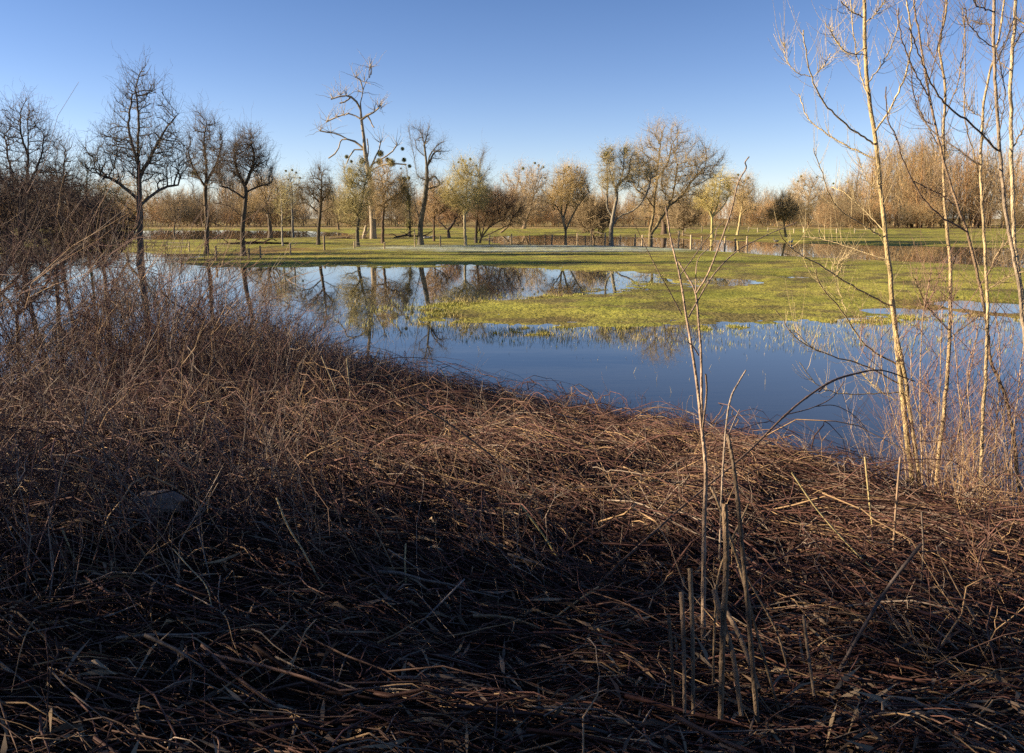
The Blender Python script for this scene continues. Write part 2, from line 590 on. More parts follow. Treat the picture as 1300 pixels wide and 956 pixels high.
def tree(name, label, cat, bx, by, crown, trunk=(), limbs=(), rb=4., natt=567, D=None, k=2, L=.8, tr=.012, seed=1,
         bark=(.10, .085, .06), twig=(.13, .095, .06), mist=(), d=None, group=None, trop=.25, z0=None, up=.35,
         squash=1., jit=.3, flare=1.5, twmax=7, rtip=None, ivy=(), sides_big=9, leafy=0, taper=.25):
    g = np.random.default_rng(seed)
    if d is None: d = float(W(bx, by, .12 if z0 is None else z0)[1])
    s = d / F; rb = rb * .62
    b0 = P(bx, by, d)
    gz = float(zg(b0[0:1], b0[1:2])[0])
    base = np.array((b0[0], d, gz - .08))
    root = empty(name, base)
    tag(root, label, cat, group)
    A = crown_points(crown, natt, g, base, d, squash)
    A = A[A[:, 2] > .25]; k = k + (1 if (300 < bx < 960 and k >= 2 and tr > .0165 and by > 300) else 0)
    rtip = rtip or tr * 1.35
    if .0155 < tr < .024 and k: tr *= .66; L *= 1.35; twmax = min(twmax, 5)
    size = max(e[2] + e[3] for e in crown) * s
    if D is None: D = size / 17
    # trunk
    tp = [np.zeros(3)] + [P(x, y, d + dd * s) - base for (x, y, dd) in [(q + (0,))[:3] for q in trunk]]
    tp = np.array(tp)
    ln = np.linalg.norm(np.diff(tp, axis=0), axis=1).sum()
    tn = catmull(tp, max(4, int(ln / D)))
    tn[2:-1] += g.normal(0, D * .06, tn[2:-1].shape)
    roots = [(tn, -1)]; flat = list(tn)
    for lb in limbs:
        dep = lb[0]; pts = lb[1]
        lp = np.array([P(x, y, d + dep * s * (i / (len(pts) - 1.))) - base for i, (x, y) in enumerate(pts)])
        fa = np.array(flat)
        j = int(np.linalg.norm(fa - lp[0], axis=1).argmin())
        lp[0] = fa[j]
        ln = np.linalg.norm(np.diff(lp, axis=0), axis=1).sum()
        c = catmull(lp, max(4, int(ln / D) + 1))[1:]
        c[1:-1] += g.normal(0, D * .09, c[1:-1].shape)
        roots.append((c, j)); flat += list(c)
    nf = len(flat)
    pos, par = grow(roots, A, D, D * 1.7, (0, 0, trop), jit, seed=seed)
    rtip = rtip or tr * 1.3
    big, thin, pos, r, nd, tips = skeleton_mesh(pos, par, rb * s, rtip, 1, sides_big, 4, fixed=nf, taper=(len(tn), taper))
    tmb = MB()
    V, q = big; V = V.copy()
    zz = V[:, 2]; fl = 1 + (flare - 1) * np.exp(-np.clip(zz, 0, 99) / (rb * s * 2.2))
    ctr = np.interp(zz, tn[:, 2], tn[:, 0]); cty = np.interp(zz, tn[:, 2], tn[:, 1])
    near_tr = zz < rb * s * 8
    V[:, 0] = np.where(near_tr, ctr + (V[:, 0] - ctr) * fl, V[:, 0]); V[:, 1] = np.where(near_tr, cty + (V[:, 1] - cty) * fl, V[:, 1])
    tmb.add(V, q, bark)
    tmb.build('trunk', M_BARK, root)
    cmb = MB()
    if thin is not None: cmb.add(thin[0], thin[1], np.array(bark) * .6 + np.array(twig) * .4)
    sel = (tips <= twmax) & (np.arange(len(pos)) > 3)
    if k:
        for Pt, R in twigs(pos, nd, r, sel, k, L, tr, up=up, g=g):
            tv = g.uniform(.65, 1.35, len(Pt))[:, None] * np.array(twig)
            cmb.tubes(Pt, R, 3, tv)
    if leafy:
        src = np.repeat(np.where(sel)[0], leafy); n = len(src)
        c = pos[src] + g.normal(0, .35, (n, 3)); a = g.normal(0, 1, (n, 3)); a /= np.linalg.norm(a, axis=1, keepdims=True)
        b = np.cross(a, g.normal(0, 1, (n, 3))); b /= np.linalg.norm(b, axis=1, keepdims=True)
        sz = s * .9
        q4 = np.stack([c - a * sz, c - b * sz * .6, c + a * sz, c + b * sz * .6], 1).reshape(-1, 3)
        cmb.add(q4, np.arange(n * 4).reshape(-1, 4), np.repeat(g.uniform(.6, 1.3, n)[:, None] * np.array((.075, .08, .022)), 4, 0))
    cmb.build('crown', M_TWIG, root)
    for (mx, my, mr) in mist:
        c = P(mx, my, d + g.uniform(-8, 8) * s) - base
        o = bpy.data.objects.new('mistletoe', MIST); link(o, root)
        o.location = c; o.scale = (mr * s,) * 3; o.rotation_euler = (g.uniform(0, 6), g.uniform(0, 6), 0)
    if len(ivy):
        im = MB()
        for (ix, iy, rx, ry) in ivy:
            n = int(13 * rx * ry)
            v = g.normal(0, .48, (n, 3)); v *= (.6 + .5 * fbm(v[:, 0] * 2.5 + ix, v[:, 2] * 2.5, 5))[:, None] * 1.3
            c = P(ix, iy, d) - base + v * np.array((rx, rx, ry)) * s
            a = g.normal(0, 1, (n, 3)); a /= np.linalg.norm(a, axis=1, keepdims=True)
            b = np.cross(a, g.normal(0, 1, (n, 3))); b /= np.linalg.norm(b, axis=1, keepdims=True)
            sz = s * .5
            q4 = np.stack([c - a * sz, c - b * sz, c + a * sz, c + b * sz], 1).reshape(-1, 3)
            im.add(q4, np.arange(n * 4).reshape(-1, 4), np.repeat(g.uniform(.6, 1.3, n)[:, None] * np.array((.17, .155, .05)), 4, 0))
        im.build('ivy', M_LEAF, root)
    return root


GREY = (.15, .135, .11); DARK = (.075, .062, .048); PALE = (.30, .27, .22); MOSS = (.17, .155, .06)
TWD = (.095, .075, .055); TWB = (.36, .265, .14); TWO = (.37, .255, .14); TWG = (.36, .305, .14)

# --- left bank of the pond: tall pears
tree('pear_tree', 'tall old pear tree with layered dark crown in the floodwater, tallest at left', 'tree',
     178, 333, [(176, 128, 32, 34), (150, 178, 28, 22), (206, 178, 30, 24), (178, 205, 60, 34, 1.2), (140, 222, 28, 16), (218, 220, 26, 16)],
     trunk=[(178, 290), (177, 240), (175, 190), (176, 150), (172, 112)],
     limbs=[(14, [(178, 262), (205, 240), (226, 235)]), (-12, [(178, 255), (150, 232), (128, 222)]), (20, [(177, 225), (196, 190), (213, 160), (226, 145)]),
            (-14, [(176, 205), (163, 165), (168, 120)]), (-10, [(178, 285), (160, 262), (140, 250)])],
     rb=6.4, natt=2000, k=2, L=.85, tr=.019, up=.6, twmax=4, seed=11, bark=(.12, .095, .07), twig=(.10, .08, .055))
tree('pear_tree', 'slim upright pear tree with narrow spiky crown, second from the left on the meadow tip', 'tree',
     262, 321, [(262, 178, 24, 32), (262, 215, 28, 28), (243, 200, 14, 20), (282, 200, 12, 20)],
     trunk=[(263, 290), (261, 250), (262, 210), (259, 180), (262, 155)],
     limbs=[(10, [(262, 235), (276, 205), (281, 180)]), (-10, [(262, 240), (246, 214), (238, 190)]), (5, [(262, 282), (280, 286), (296, 276)]), (-8, [(262, 262), (245, 250)])],
     rb=4.4, natt=837, k=2, L=.9, tr=.019, up=.65, twmax=4, seed=12, bark=(.12, .09, .06), twig=(.12, .09, .06), ivy=[(248, 220, 9, 7)])
tree('pear_tree', 'pear tree with thick dark trunk and rounded open crown of long drooping limbs', 'tree',
     309, 324, [(313, 200, 26, 30), (290, 222, 22, 20), (332, 218, 16, 24)],
     trunk=[(308, 290), (312, 250), (311, 232)],
     limbs=[(8, [(311, 238), (300, 214), (297, 190)]), (-8, [(311, 236), (322, 205), (318, 175)]), (14, [(311, 244), (330, 236), (345, 232)]),
            (-10, [(310, 252), (292, 240), (278, 236)]), (-14, [(309, 274), (292, 262), (272, 258)]), (10, [(310, 272), (332, 268), (345, 272)])],
     rb=5., natt=702, k=2, L=.9, tr=.019, up=.65, twmax=4, seed=13, bark=(.085, .068, .05), twig=(.115, .085, .06))
tree('pear_tree', 'small dark pear tree with rounded crown standing alone left of the dead poplar', 'tree',
     404, 312, [(406, 228, 17, 18), (402, 246, 26, 16)],
     trunk=[(405, 285), (407, 265), (408, 240), (408, 222)],
     limbs=[(10, [(406, 272), (388, 258), (372, 262)]), (-10, [(406, 270), (424, 262), (436, 264)]), (5, [(407, 258), (394, 244)]), (-6, [(407, 256), (420, 240)])],
     rb=3.6, natt=580, k=3, L=.7, tr=.016, seed=14, bark=(.085, .07, .052), twig=(.13, .10, .06))
# far-left trees behind the thicket
tree('pear_tree', 'bare tree with spiky upswept limbs rising behind the bramble thicket, leftmost tree', 'tree',
     28, 332, [(34, 170, 30, 42), (10, 190, 26, 34), (60, 190, 18, 30), (30, 235, 50, 26)],
     trunk=[(28, 290), (32, 240), (36, 200), (35, 150)],
     limbs=[(10, [(30, 250), (14, 215), (6, 170)]), (-12, [(31, 245), (50, 205), (56, 175)]), (-10, [(34, 200), (26, 165), (27, 140)])],
     rb=4.6, natt=972, k=2, L=.85, tr=.017, up=.7, twmax=4, seed=15, bark=(.10, .08, .06), twig=(.15, .105, .07))
tree('pear_tree', 'slimmer bare tree with short spiky top behind the thicket, second from the left', 'tree',
     78, 328, [(80, 205, 16, 30), (84, 240, 30, 24), (66, 235, 16, 22)],
     trunk=[(78, 290), (80, 240), (81, 215), (83, 190)], limbs=[(8, [(80, 240), (70, 215), (73, 195)])],
     rb=3.4, natt=567, k=2, L=.85, tr=.017, up=.7, twmax=4, seed=16, bark=(.11, .085, .06), twig=(.15, .11, .07))
tree('pear_tree', 'low spreading mossy tree between the thicket and the tallest pear tree', 'tree',
     112, 322, [(112, 215, 18, 22), (118, 250, 36, 20)],
     trunk=[(112, 290), (110, 250), (111, 215)], limbs=[(10, [(111, 262), (134, 240)]), (-6, [(111, 262), (92, 240)])],
     rb=3., natt=486, k=2, L=.7, tr=.014, seed=17, bark=MOSS, twig=(.16, .135, .065))
tree('field_maple', 'pale orange twigged tree behind the tallest pear tree', 'tree',
     160, 310, [(160, 250, 42, 26)], trunk=[(160, 280)], limbs=[(10, [(160, 288), (138, 260), (128, 240)]), (-5, [(160, 285), (178, 262), (190, 245)])],
     rb=3, natt=432, k=3, L=1.0, tr=.018, seed=18, bark=(.22, .16, .08), twig=TWB)
# thorn shrubs in front of the left trees
for i, (bx, by, dd, cr, tr_, lab) in enumerate([
    (-20, 420, 17.5, [(10, 265, 62, 50), (-40, 290, 60, 60)], [(-6, 380), (14, 330), (28, 300)], 'large tangled thorn shrub with a leaning mossy trunk at the left border'),
    (70, 395, 20, [(75, 275, 58, 42), (60, 310, 50, 34)], [(72, 340), (78, 300)], 'dense twiggy thorn shrub behind the thicket under the slimmer spiky tree'),
    (135, 375, 22, [(130, 292, 42, 34), (112, 315, 44, 30)], [(132, 340), (128, 310)], 'low thorn shrub behind the thicket just left of the tallest pear tree'),
    (20, 440, 15.5, [(30, 350, 62, 52)], [(22, 400), (34, 355)], 'open twiggy thorn shrub low against the left border, nearest of the thorn shrubs')]):
    tree('thorn_shrub', lab, 'shrub', bx, by, cr, trunk=tr_, limbs=[(20, [tr_[0], (tr_[0][0] + 30, tr_[0][1] - 30), (tr_[0][0] + 50, tr_[0][1] - 70)]), (-20, [tr_[0], (tr_[0][0] - 26, tr_[0][1] - 40), (tr_[0][0] - 46, tr_[0][1] - 80)])],
         rb=[9, 4.5, 4, 4][i], d=dd, natt=[1485, 1485, 1485, 620][i], k=[4, 4, 4, 3][i], L=.34, tr=.0055, seed=60 + i, bark=(.11, .085, .06), twig=(.085, .058, .045), trop=.05, up=.1, jit=.45, flare=1.1, twmax=9)
# mid-left, beyond the pond
tree('pollard_willow', 'squat pollarded willow with thick trunk and brown shoots beside the fallen trunk', 'tree',
     343, 303, [(342, 245, 28, 24), (330, 262, 26, 12)], trunk=[(343, 290), (342, 277)], rb=4.6, natt=567, k=4, L=1.1, tr=.02, seed=19, bark=(.12, .095, .07), twig=TWB, flare=1.3)
tree('young_tree', 'slender pale young tree right of the fallen trunk', 'tree', 359, 313,
     [(358, 262, 12, 28)], trunk=[(358, 290), (358, 270), (356, 245)], rb=2., natt=162, k=2, L=.8, tr=.014, seed=20, bark=PALE, twig=TWG, flare=1.)
tree('lime_tree', 'thin crowned tree dotted with mistletoe, left of the lone pear tree', 'tree', 372, 297,
     [(372, 240, 16, 24)], trunk=[(371, 270), (370, 235), (366, 222)], rb=2.4, natt=216, k=2, L=1.1, tr=.02, seed=21, bark=GREY, twig=TWG,
     mist=[(363, 217, 1.6), (371, 216, 1.6), (381, 226, 1.5), (366, 228, 1.4), (380, 238, 1.6), (376, 219, 1.3)])
# --- dead poplar
tree('dead_poplar', 'huge dead poplar with bleached bare limbs and mistletoe in its lower crown', 'tree',
     474, 304, [(462, 205, 14, 14, .5)],
     trunk=[(473, 280), (471, 242), (465, 200), (461, 163), (458, 133), (461, 112), (468, 99), (469, 86)],
     limbs=[(6, [(463, 190), (448, 178), (427, 171), (406, 166)]), (10, [(460, 151), (446, 145), (430, 147), (414, 155)]),
            (-6, [(459, 138), (449, 124), (436, 121), (420, 126)]), (-8, [(463, 156), (470, 144), (481, 137)]),
            (5, [(471, 213), (478, 198), (483, 181)]), (-10, [(473, 222), (484, 210), (498, 208), (516, 209)]),
            (4, [(463, 187), (450, 190), (443, 198), (440, 208)]), (8, [(469, 205), (468, 190), (466, 176)]),
            (-5, [(448, 124), (440, 128), (431, 131)]), (3, [(448, 178), (436, 176), (432, 180)]),
            (0, [(436, 183), (428, 192), (417, 201)]), (12, [(473, 210), (490, 198), (504, 184)]),
            (-6, [(470, 148), (472, 156), (475, 162)]), (-4, [(462, 112), (458, 104), (452, 98)])],
     rb=6.6, natt=26, D=1.0, k=0, L=1.8, tr=.03, rtip=.1, seed=22, bark=(.25, .205, .15), twig=(0.345, 0.287, 0.213), flare=1.15,
     mist=[(444, 216, 3.8), (440, 199, 2.8), (446, 205, 2.2), (483, 195, 4.6), (482, 205, 4.8), (497, 207, 5.6), (492, 203, 3.4), (511, 189, 2.6), (513, 203, 3.2),
           (513, 227, 3.5), (452, 222, 3), (520, 211, 2.6), (509, 214, 1.4)], sides_big=12, taper=.62)
r0 = bpy.data.objects['dead_poplar']
# brittle dead twigs on its upper limbs
g = np.random.default_rng(9)
mb = MB(); dd0 = r0.location.y; s0 = dd0 / F; b0 = np.array(r0.location)
for (x, y) in [(406, 166), (416, 154), (422, 125), (432, 121), (440, 122), (481, 137), (470, 86), (452, 99), (436, 147), (427, 148), (476, 141), (484, 137), (420, 168), (462, 104), (455, 116), (483, 181), (504, 185)]:
    n = 9
    c = P(x, y, dd0) - b0
    d = g.normal(0, .6, (n, 3)) + UP * .75; d /= np.linalg.norm(d, axis=1, keepdims=True)
    t = np.linspace(0, 1, 5); l = g.uniform(1., 3.2, n)
    Pt = c + d[:, None] * t[None, :, None] * l[:, None, None] + np.cumsum(g.normal(0, .12, (n, 5, 3)), 1)
    Pt[:, 0] = c
    mb.tubes(Pt, np.full((n, 1), .04) * (1 - .75 * t)[None], 3, np.tile((.33, .28, .22), (n, 1)))
for (x, y, x2, y2) in [(470, 88, 469, 72), (471, 95, 472, 74), (469, 99, 470, 80)]:
    Pt = np.array([P(x + (x2 - x) * t + math.sin(t * 6) * .5, y + (y2 - y) * t, dd0) - b0 for t in np.linspace(0, 1, 6)])[None]
    mb.tubes(Pt, np.linspace(.09, .03, 6)[None], 4, np.array([(.36, .31, .25)]))
mb.build('dead_twigs', M_TWIG, r0)

tree('lime_tree', 'crooked leaning tree with ivy dark trunk just in front of the dead poplar', 'tree',
     454, 314, [(452, 235, 20, 26), (448, 262, 22, 24), (464, 222, 10, 12)],
     trunk=[(454, 290), (458, 262), (463, 235), (466, 222)], limbs=[(10, [(458, 262), (444, 240), (440, 225)]), (-6, [(456, 275), (446, 262)])],
     rb=3.8, natt=567, k=3, L=.9, tr=.017, seed=23, bark=(.11, .095, .065), twig=TWG, ivy=[(447, 232, 7, 10), (460, 205, 6, 8), (446, 258, 8, 12)])
tree('pear_tree', 'dense brown crowned pear tree just right of the dead poplar trunk', 'tree',
     486, 310, [(486, 232, 16, 26), (484, 250, 24, 24), (500, 245, 18, 22)],
     trunk=[(486, 285), (487, 262), (486, 242), (484, 225)], limbs=[(8, [(487, 258), (502, 248), (510, 244)]), (-8, [(487, 262), (472, 258), (468, 246)]), (6, [(486, 282), (474, 276)]), (-6, [(486, 250), (494, 232)])],
     rb=3.2, natt=864, k=4, L=.85, tr=.018, seed=24, bark=(.12, .085, .06), twig=TWB, ivy=[(512, 238, 5, 12), (518, 250, 5, 9)])
tree('ash_tree', 'ivy smothered tree with dark drooping crown right of the dead poplar', 'tree',
     520, 302, [(516, 245, 12, 22), (519, 262, 12, 26)], trunk=[(520, 280), (518, 250), (513, 230)], rb=2.6, natt=243, k=2, L=1.1, tr=.018, seed=25, bark=DARK, twig=(.14, .12, .06),
     ivy=[(515, 240, 6, 12), (519, 258, 5, 14), (519, 285, 5, 14), (508, 228, 5, 6)])
tree('dead_ash', 'half dead forked tree with bare crooked limbs above its dark trunk', 'tree',
     534, 312, [(552, 196, 12, 14, .5), (540, 180, 14, 14, .5), (545, 228, 18, 10, .6)],
     trunk=[(534, 285), (539, 255), (542, 225), (541, 205), (538, 181), (534, 168), (524, 161)],
     limbs=[(8, [(541, 212), (550, 196), (556, 192), (570, 192)]), (-8, [(541, 212), (547, 195), (557, 183), (564, 180)]), (6, [(542, 230), (530, 222), (526, 200), (522, 182), (519, 162)]),
            (-8, [(535, 285), (528, 262), (520, 235), (516, 215)]), (-6, [(542, 232), (551, 224), (559, 232)]), (4, [(538, 185), (543, 168), (545, 160)]), (6, [(543, 240), (556, 236), (566, 228)]),
            (3, [(540, 200), (530, 190), (527, 178)])],
     rb=5.4, natt=162, k=2, L=.8, tr=.016, seed=26, bark=(.13, .115, .085), twig=(.15, .125, .09), rtip=.03, mist=[(519, 226, 2.6)])
tree('pear_tree', 'small round crowned brown pear tree behind the half dead forked tree', 'tree',
     551, 307, [(551, 248, 18, 16), (553, 262, 22, 14)], trunk=[(551, 280), (552, 262), (551, 245)], limbs=[(6, [(551, 280), (541, 268)]), (-6, [(551, 276), (564, 268)])],
     rb=2.2, natt=567, k=3, L=.8, tr=.018, seed=27, bark=(.13, .09, .06), twig=TWO)
tree('poplar_tree', 'pale trunked tree with dense olive crown topped by dark mistletoe clumps', 'tree',
     591, 313, [(594, 225, 22, 24), (592, 250, 32, 22), (575, 240, 16, 16)],
     trunk=[(590, 290), (590, 270), (592, 245), (594, 225)], limbs=[(8, [(591, 265), (578, 248), (568, 240)]), (-8, [(592, 255), (606, 238), (612, 225)]), (5, [(591, 272), (604, 258)])],
     rb=2.9, natt=972, k=4, L=.85, tr=.018, seed=28, bark=(.30, .25, .16), twig=(0.391, 0.322, 0.134), mist=[(588, 203, 1.5), (597, 202, 2), (582, 206, 1.6), (605, 210, 1.4), (592, 210, 1.8)])
tree('dead_ash', 'dark leaning tree with a bare crooked spire behind the pale trunked tree', 'tree',
     604, 309, [(612, 235, 10, 14, .6), (618, 250, 20, 12, .6)],
     trunk=[(605, 285), (607, 262), (609, 235), (609, 212), (610, 203), (615, 193)],
     limbs=[(6, [(609, 230), (616, 220), (622, 214)]), (-6, [(607, 262), (622, 258), (636, 248)]), (4, [(604, 300), (612, 288), (628, 284)])],
     rb=3., natt=229, k=2, L=.9, tr=.018, seed=29, bark=DARK, twig=(.14, .11, .07))
tree('goat_willow', 'multi stemmed spreading willow bush with brown twigs beside the fence', 'bush',
     609, 309, [(634, 264, 30, 20), (615, 272, 24, 20), (645, 275, 16, 14)],
     trunk=[(611, 302)], limbs=[(6, [(611, 302), (622, 288), (640, 278)]), (-6, [(611, 302), (616, 280), (622, 262)]), (10, [(611, 302), (628, 294), (646, 286)]), (0, [(611, 302), (606, 280), (600, 266)])],
     rb=2.2, natt=837, k=4, L=.9, tr=.018, seed=30, bark=(.13, .10, .07), twig=(.22, .14, .08))
tree('willow_tree', 'gnarled dark willow with forked trunk between the forked tree and the pale trunk', 'tree',
     570, 303, [(572, 268, 16, 14)], trunk=[(569, 292)], limbs=[(4, [(569, 292), (560, 284), (556, 278)]), (-4, [(569, 292), (576, 282), (580, 274)])],
     rb=3.2, natt=297, k=3, L=1., tr=.02, seed=31, bark=(.10, .075, .06), twig=(.26, .16, .09))
tree('poplar_tree', 'round orange brown tree with mistletoe far behind the water channel', 'tree',
     665, 291, [(664, 240, 26, 30), (678, 232, 22, 22), (672, 262, 32, 22)], trunk=[(667, 280)],
     limbs=[(8, [(666, 284), (658, 262), (655, 246)]), (-6, [(667, 282), (674, 262), (678, 246)])],
     rb=3.4, natt=756, k=5, L=2.2, tr=.03, seed=32, bark=(.22, .16, .10), twig=(0.391, 0.293, 0.179),
     mist=[(664, 214, 2), (679, 207, 1.7), (684, 210, 1.7), (665, 242, 2.2), (658, 258, 2.6), (692, 226, 1.6), (676, 222, 1.8), (690, 212, 1.4)])
tree('willow_tree', 'bare tree with low Y shaped fork standing in the fenced channel', 'tree',
     718, 309, [(724, 232, 22, 20), (714, 250, 22, 18), (738, 248, 14, 14)],
     trunk=[(718, 293)], limbs=[(6, [(718, 293), (714, 276), (704, 258), (700, 250)]), (-8, [(718, 293), (727, 274), (736, 258), (748, 243)]), (8, [(715, 278), (722, 252), (726, 232)]), (3, [(714, 274), (712, 250), (716, 230)])],
     rb=2.9, natt=864, k=4, L=.95, tr=.018, seed=33, bark=(.24, .185, .11), twig=(0.391, 0.287, 0.134), mist=[(722, 212, 1.6), (733, 212, 1.5), (716, 216, 1.2), (738, 222, 1.3)])
tree('old_pear', 'two stemmed tree with one upright stem and one long limb swept to the right', 'tree',
     776, 310, [(772, 205, 13, 18), (796, 200, 13, 16), (776, 230, 18, 20), (800, 225, 16, 18), (822, 220, 14, 16)],
     trunk=[(776, 290), (779, 270), (783, 248), (779, 232), (774, 218), (772, 200)],
     limbs=[(6, [(783, 240), (790, 222), (792, 205), (793, 192)]), (-8, [(778, 290), (786, 275), (800, 269), (812, 260), (821, 245), (826, 230)]), (6, [(775, 275), (771, 262), (771, 235), (770, 205)]), (3, [(783, 236), (797, 222), (800, 205)])],
     rb=4.6, natt=864, k=3, L=.8, tr=.017, seed=34, bark=(.19, .165, .125), twig=(0.356, 0.287, 0.146), ivy=[(771, 196, 9, 13), (794, 192, 6, 9)])
tree('great_willow', 'biggest broad crowned willow right of centre with fine grey brown twigs', 'tree',
     826, 308, [(846, 184, 34, 28), (826, 208, 34, 28), (878, 214, 38, 32), (850, 232, 56, 36), (826, 256, 30, 22)],
     trunk=[(826, 290), (829, 274), (830, 258)],
     limbs=[(10, [(829, 274), (832, 240), (836, 205), (838, 180)]), (-8, [(826, 296), (838, 278), (848, 262), (856, 240), (860, 210)]), (12, [(848, 262), (866, 248), (880, 228), (895, 212)]),
            (-12, [(829, 264), (818, 248), (808, 240)]), (6, [(834, 225), (848, 205), (852, 185)]), (5, [(852, 252), (840, 240), (842, 215)])],
     rb=4.6, natt=3400, k=5, L=1.0, tr=.021, seed=35, bark=(.20, .155, .085), twig=(.30, .225, .115))
tree('willow_tree', 'dark stump-like willow close behind the biggest broad crowned willow', 'tree',
     843, 298, [(845, 268, 16, 16)], trunk=[(843, 285), (840, 275)], rb=5., natt=270, k=3, L=1.2, tr=.022, seed=36, bark=(.12, .085, .06), twig=TWB)
tree('lime_tree', 'yellow green trunked tree with a short clipped crown right of the biggest willow', 'tree',
     904, 302, [(914, 240, 16, 22), (900, 252, 22, 18), (920, 235, 10, 14)],
     trunk=[(904, 290), (904, 276)], limbs=[(5, [(904, 276), (912, 256), (914, 232), (917, 215)]), (-6, [(904, 276), (896, 258), (888, 246)]), (4, [(904, 277), (918, 262), (928, 244)]), (-3, [(904, 272), (906, 250), (910, 225)])],
     rb=3., natt=702, k=3, L=.95, tr=.02, seed=37, bark=(.36, .31, .13), twig=(0.414, 0.333, 0.123), mist=[(908, 222, 1.4), (924, 236, 2)])
tree('poplar_tree', 'orange tinted tree with mistletoe tufts and a drooping right limb', 'tree',
     936, 299, [(942, 246, 20, 20), (932, 240, 14, 18), (948, 262, 18, 14)],
     trunk=[(939, 282), (942, 262), (943, 245), (943, 232)], limbs=[(4, [(940, 275), (948, 266), (956, 266), (968, 272)]), (-4, [(942, 260), (932, 246)]), (3, [(942, 255), (952, 244)])],
     rb=2.4, natt=621, k=4, L=1.1, tr=.022, seed=38, bark=(.38, .30, .15), twig=(0.391, 0.287, 0.146), mist=[(937, 222, 1.8), (950, 226, 1.8), (932, 226, 1.3), (945, 230, 1.3)])
tree('oak_tree', 'dark crowned small oak with short slanting trunk on the far meadow', 'tree',
     998, 302, [(996, 262, 14, 18), (986, 272, 14, 10), (1004, 272, 10, 12)], trunk=[(996, 288), (995, 274)], limbs=[(3, [(996, 284), (992, 270), (986, 262)]), (-3, [(996, 282), (1002, 268)])],
     rb=2.3, natt=486, k=4, L=1.1, tr=.024, seed=39, bark=(.20, .16, .09), twig=(.24, .185, .10))
tree('poplar_tree', 'tall rounded tree carrying mistletoe above the far tree line', 'tree',
     1026, 288, [(1026, 240, 22, 20), (1020, 258, 26, 20)], trunk=[(1026, 270), (1026, 250)], rb=2., natt=486, k=5, L=2.4, tr=.035, seed=40, bark=(.26, .18, .10), twig=(0.380, 0.287, 0.168),
     mist=[(1017, 224, 1.7), (1037, 225, 1.3), (1013, 230, 1.3), (1022, 235, 1.4)])
tree('oak_tree', 'dark brown rounded tree with mistletoe at the left foot of the tall wood', 'tree',
     1066, 287, [(1066, 256, 22, 20), (1058, 268, 24, 14)], trunk=[(1066, 275)], rb=2., natt=513, k=5, L=1.8, tr=.035, seed=41, bark=(.13, .09, .05), twig=(.22, .14, .075),
     mist=[(1058, 233, 1.5), (1076, 231, 1.5)])
for i, (bx, by, tx, ty, lab) in enumerate([(755, 306, 752, 262, 'small shrubby tree between the Y forked tree and the two stemmed tree'),
                                          (867, 300, 868, 258, 'low twiggy tree between the biggest willow and the yellow green trunk'),
                                          (635, 296, 650, 250, 'rounded brown tree just left of the round orange tree'),
                                          (430, 292, 428, 258, 'low orange brown tree behind the lone pear tree'),
                                          (220, 294, 222, 250, 'orange brown bushy tree behind the meadow left of the slim pear tree')]):
    tree('field_maple', lab, 'tree', bx, by, [(tx, (ty + by) / 2 - 6, 22, (by - ty) / 2)], trunk=[(tx, by - 12)], rb=2., natt=405, k=4, L=1.6, tr=.026, seed=50 + i,
         bark=(.18, .13, .08), twig=(.28, .21, .12))

# ------------------------------------------------------------------ far wood (one mass)
def wood_protos():
    out = []
    for i in range(6):
        g = np.random.default_rng(100 + i)
        v = g.normal(0, 1, (230, 3)); v /= np.linalg.norm(v, axis=1, keepdims=True); v *= (g.uniform(0, 1, 230) ** .4)[:, None]
        v = g.normal(0, 1, (360, 3)); v /= np.linalg.norm(v, axis=1, keepdims=True); v *= (g.uniform(0, 1, 360) ** .4)[:, None]
        A = v * np.array((.22, .22, .47)) + np.array((0, 0, .52)); A[:, :2] *= (1.25 - .75 * A[:, 2:3])
        if i >= 4: A = v * np.array((.6, .6, .45)) + np.array((0, 0, .48))
        A = A[A[:, 2] > .08]
        tn = np.array([(0, 0, z) for z in np.linspace(0, .3 if i < 4 else .1, 5)]) + g.normal(0, .006, (5, 3))
        pos, par = grow([(tn, -1)], A, .05, .08, (0, 0, .3), .25, seed=i)
        big, thin, pos, r, nd, tips = skeleton_mesh(pos, par, .013, .0020, 1, 5, 3)
        mb = MB()
        if big: mb.add(big[0], big[1], (.20, .15, .09))
        if thin: mb.add(thin[0], thin[1], (.22, .15, .085))
        sel = (tips <= 5)
        for Pt, R in twigs(pos, nd, r, sel, 2, .15, .0017, up=1.1, g=g, K=3):
            mb.tubes(Pt, R, 3, g.uniform(.7, 1.3, len(Pt))[:, None] * np.array((.30, .235, .145)))
        V = np.concatenate(mb.V); F_ = np.concatenate(mb.F[4]); T = np.concatenate(mb.T)
        out.append((V, F_, T))
    return out


WP = wood_protos()


def wood(name, label, spots, seed):
    g = np.random.default_rng(seed); mb = MB()
    for (x, y, h, kind, tint) in spots:
        V, f, T = WP[kind]
        a = g.uniform(0, 6.3); wx = g.uniform(.85, 1.25)
        U = V * h; X = (U[:, 0] * math.cos(a) - U[:, 1] * math.sin(a)) * wx; Y = (U[:, 0] * math.sin(a) + U[:, 1] * math.cos(a)) * wx
        mb.add(np.stack([X + x, Y + y, U[:, 2] + .1], -1), f, T * np.array(tint))
    tag(mb.build(name, M_TWIG), label, 'woodland', kind='stuff')


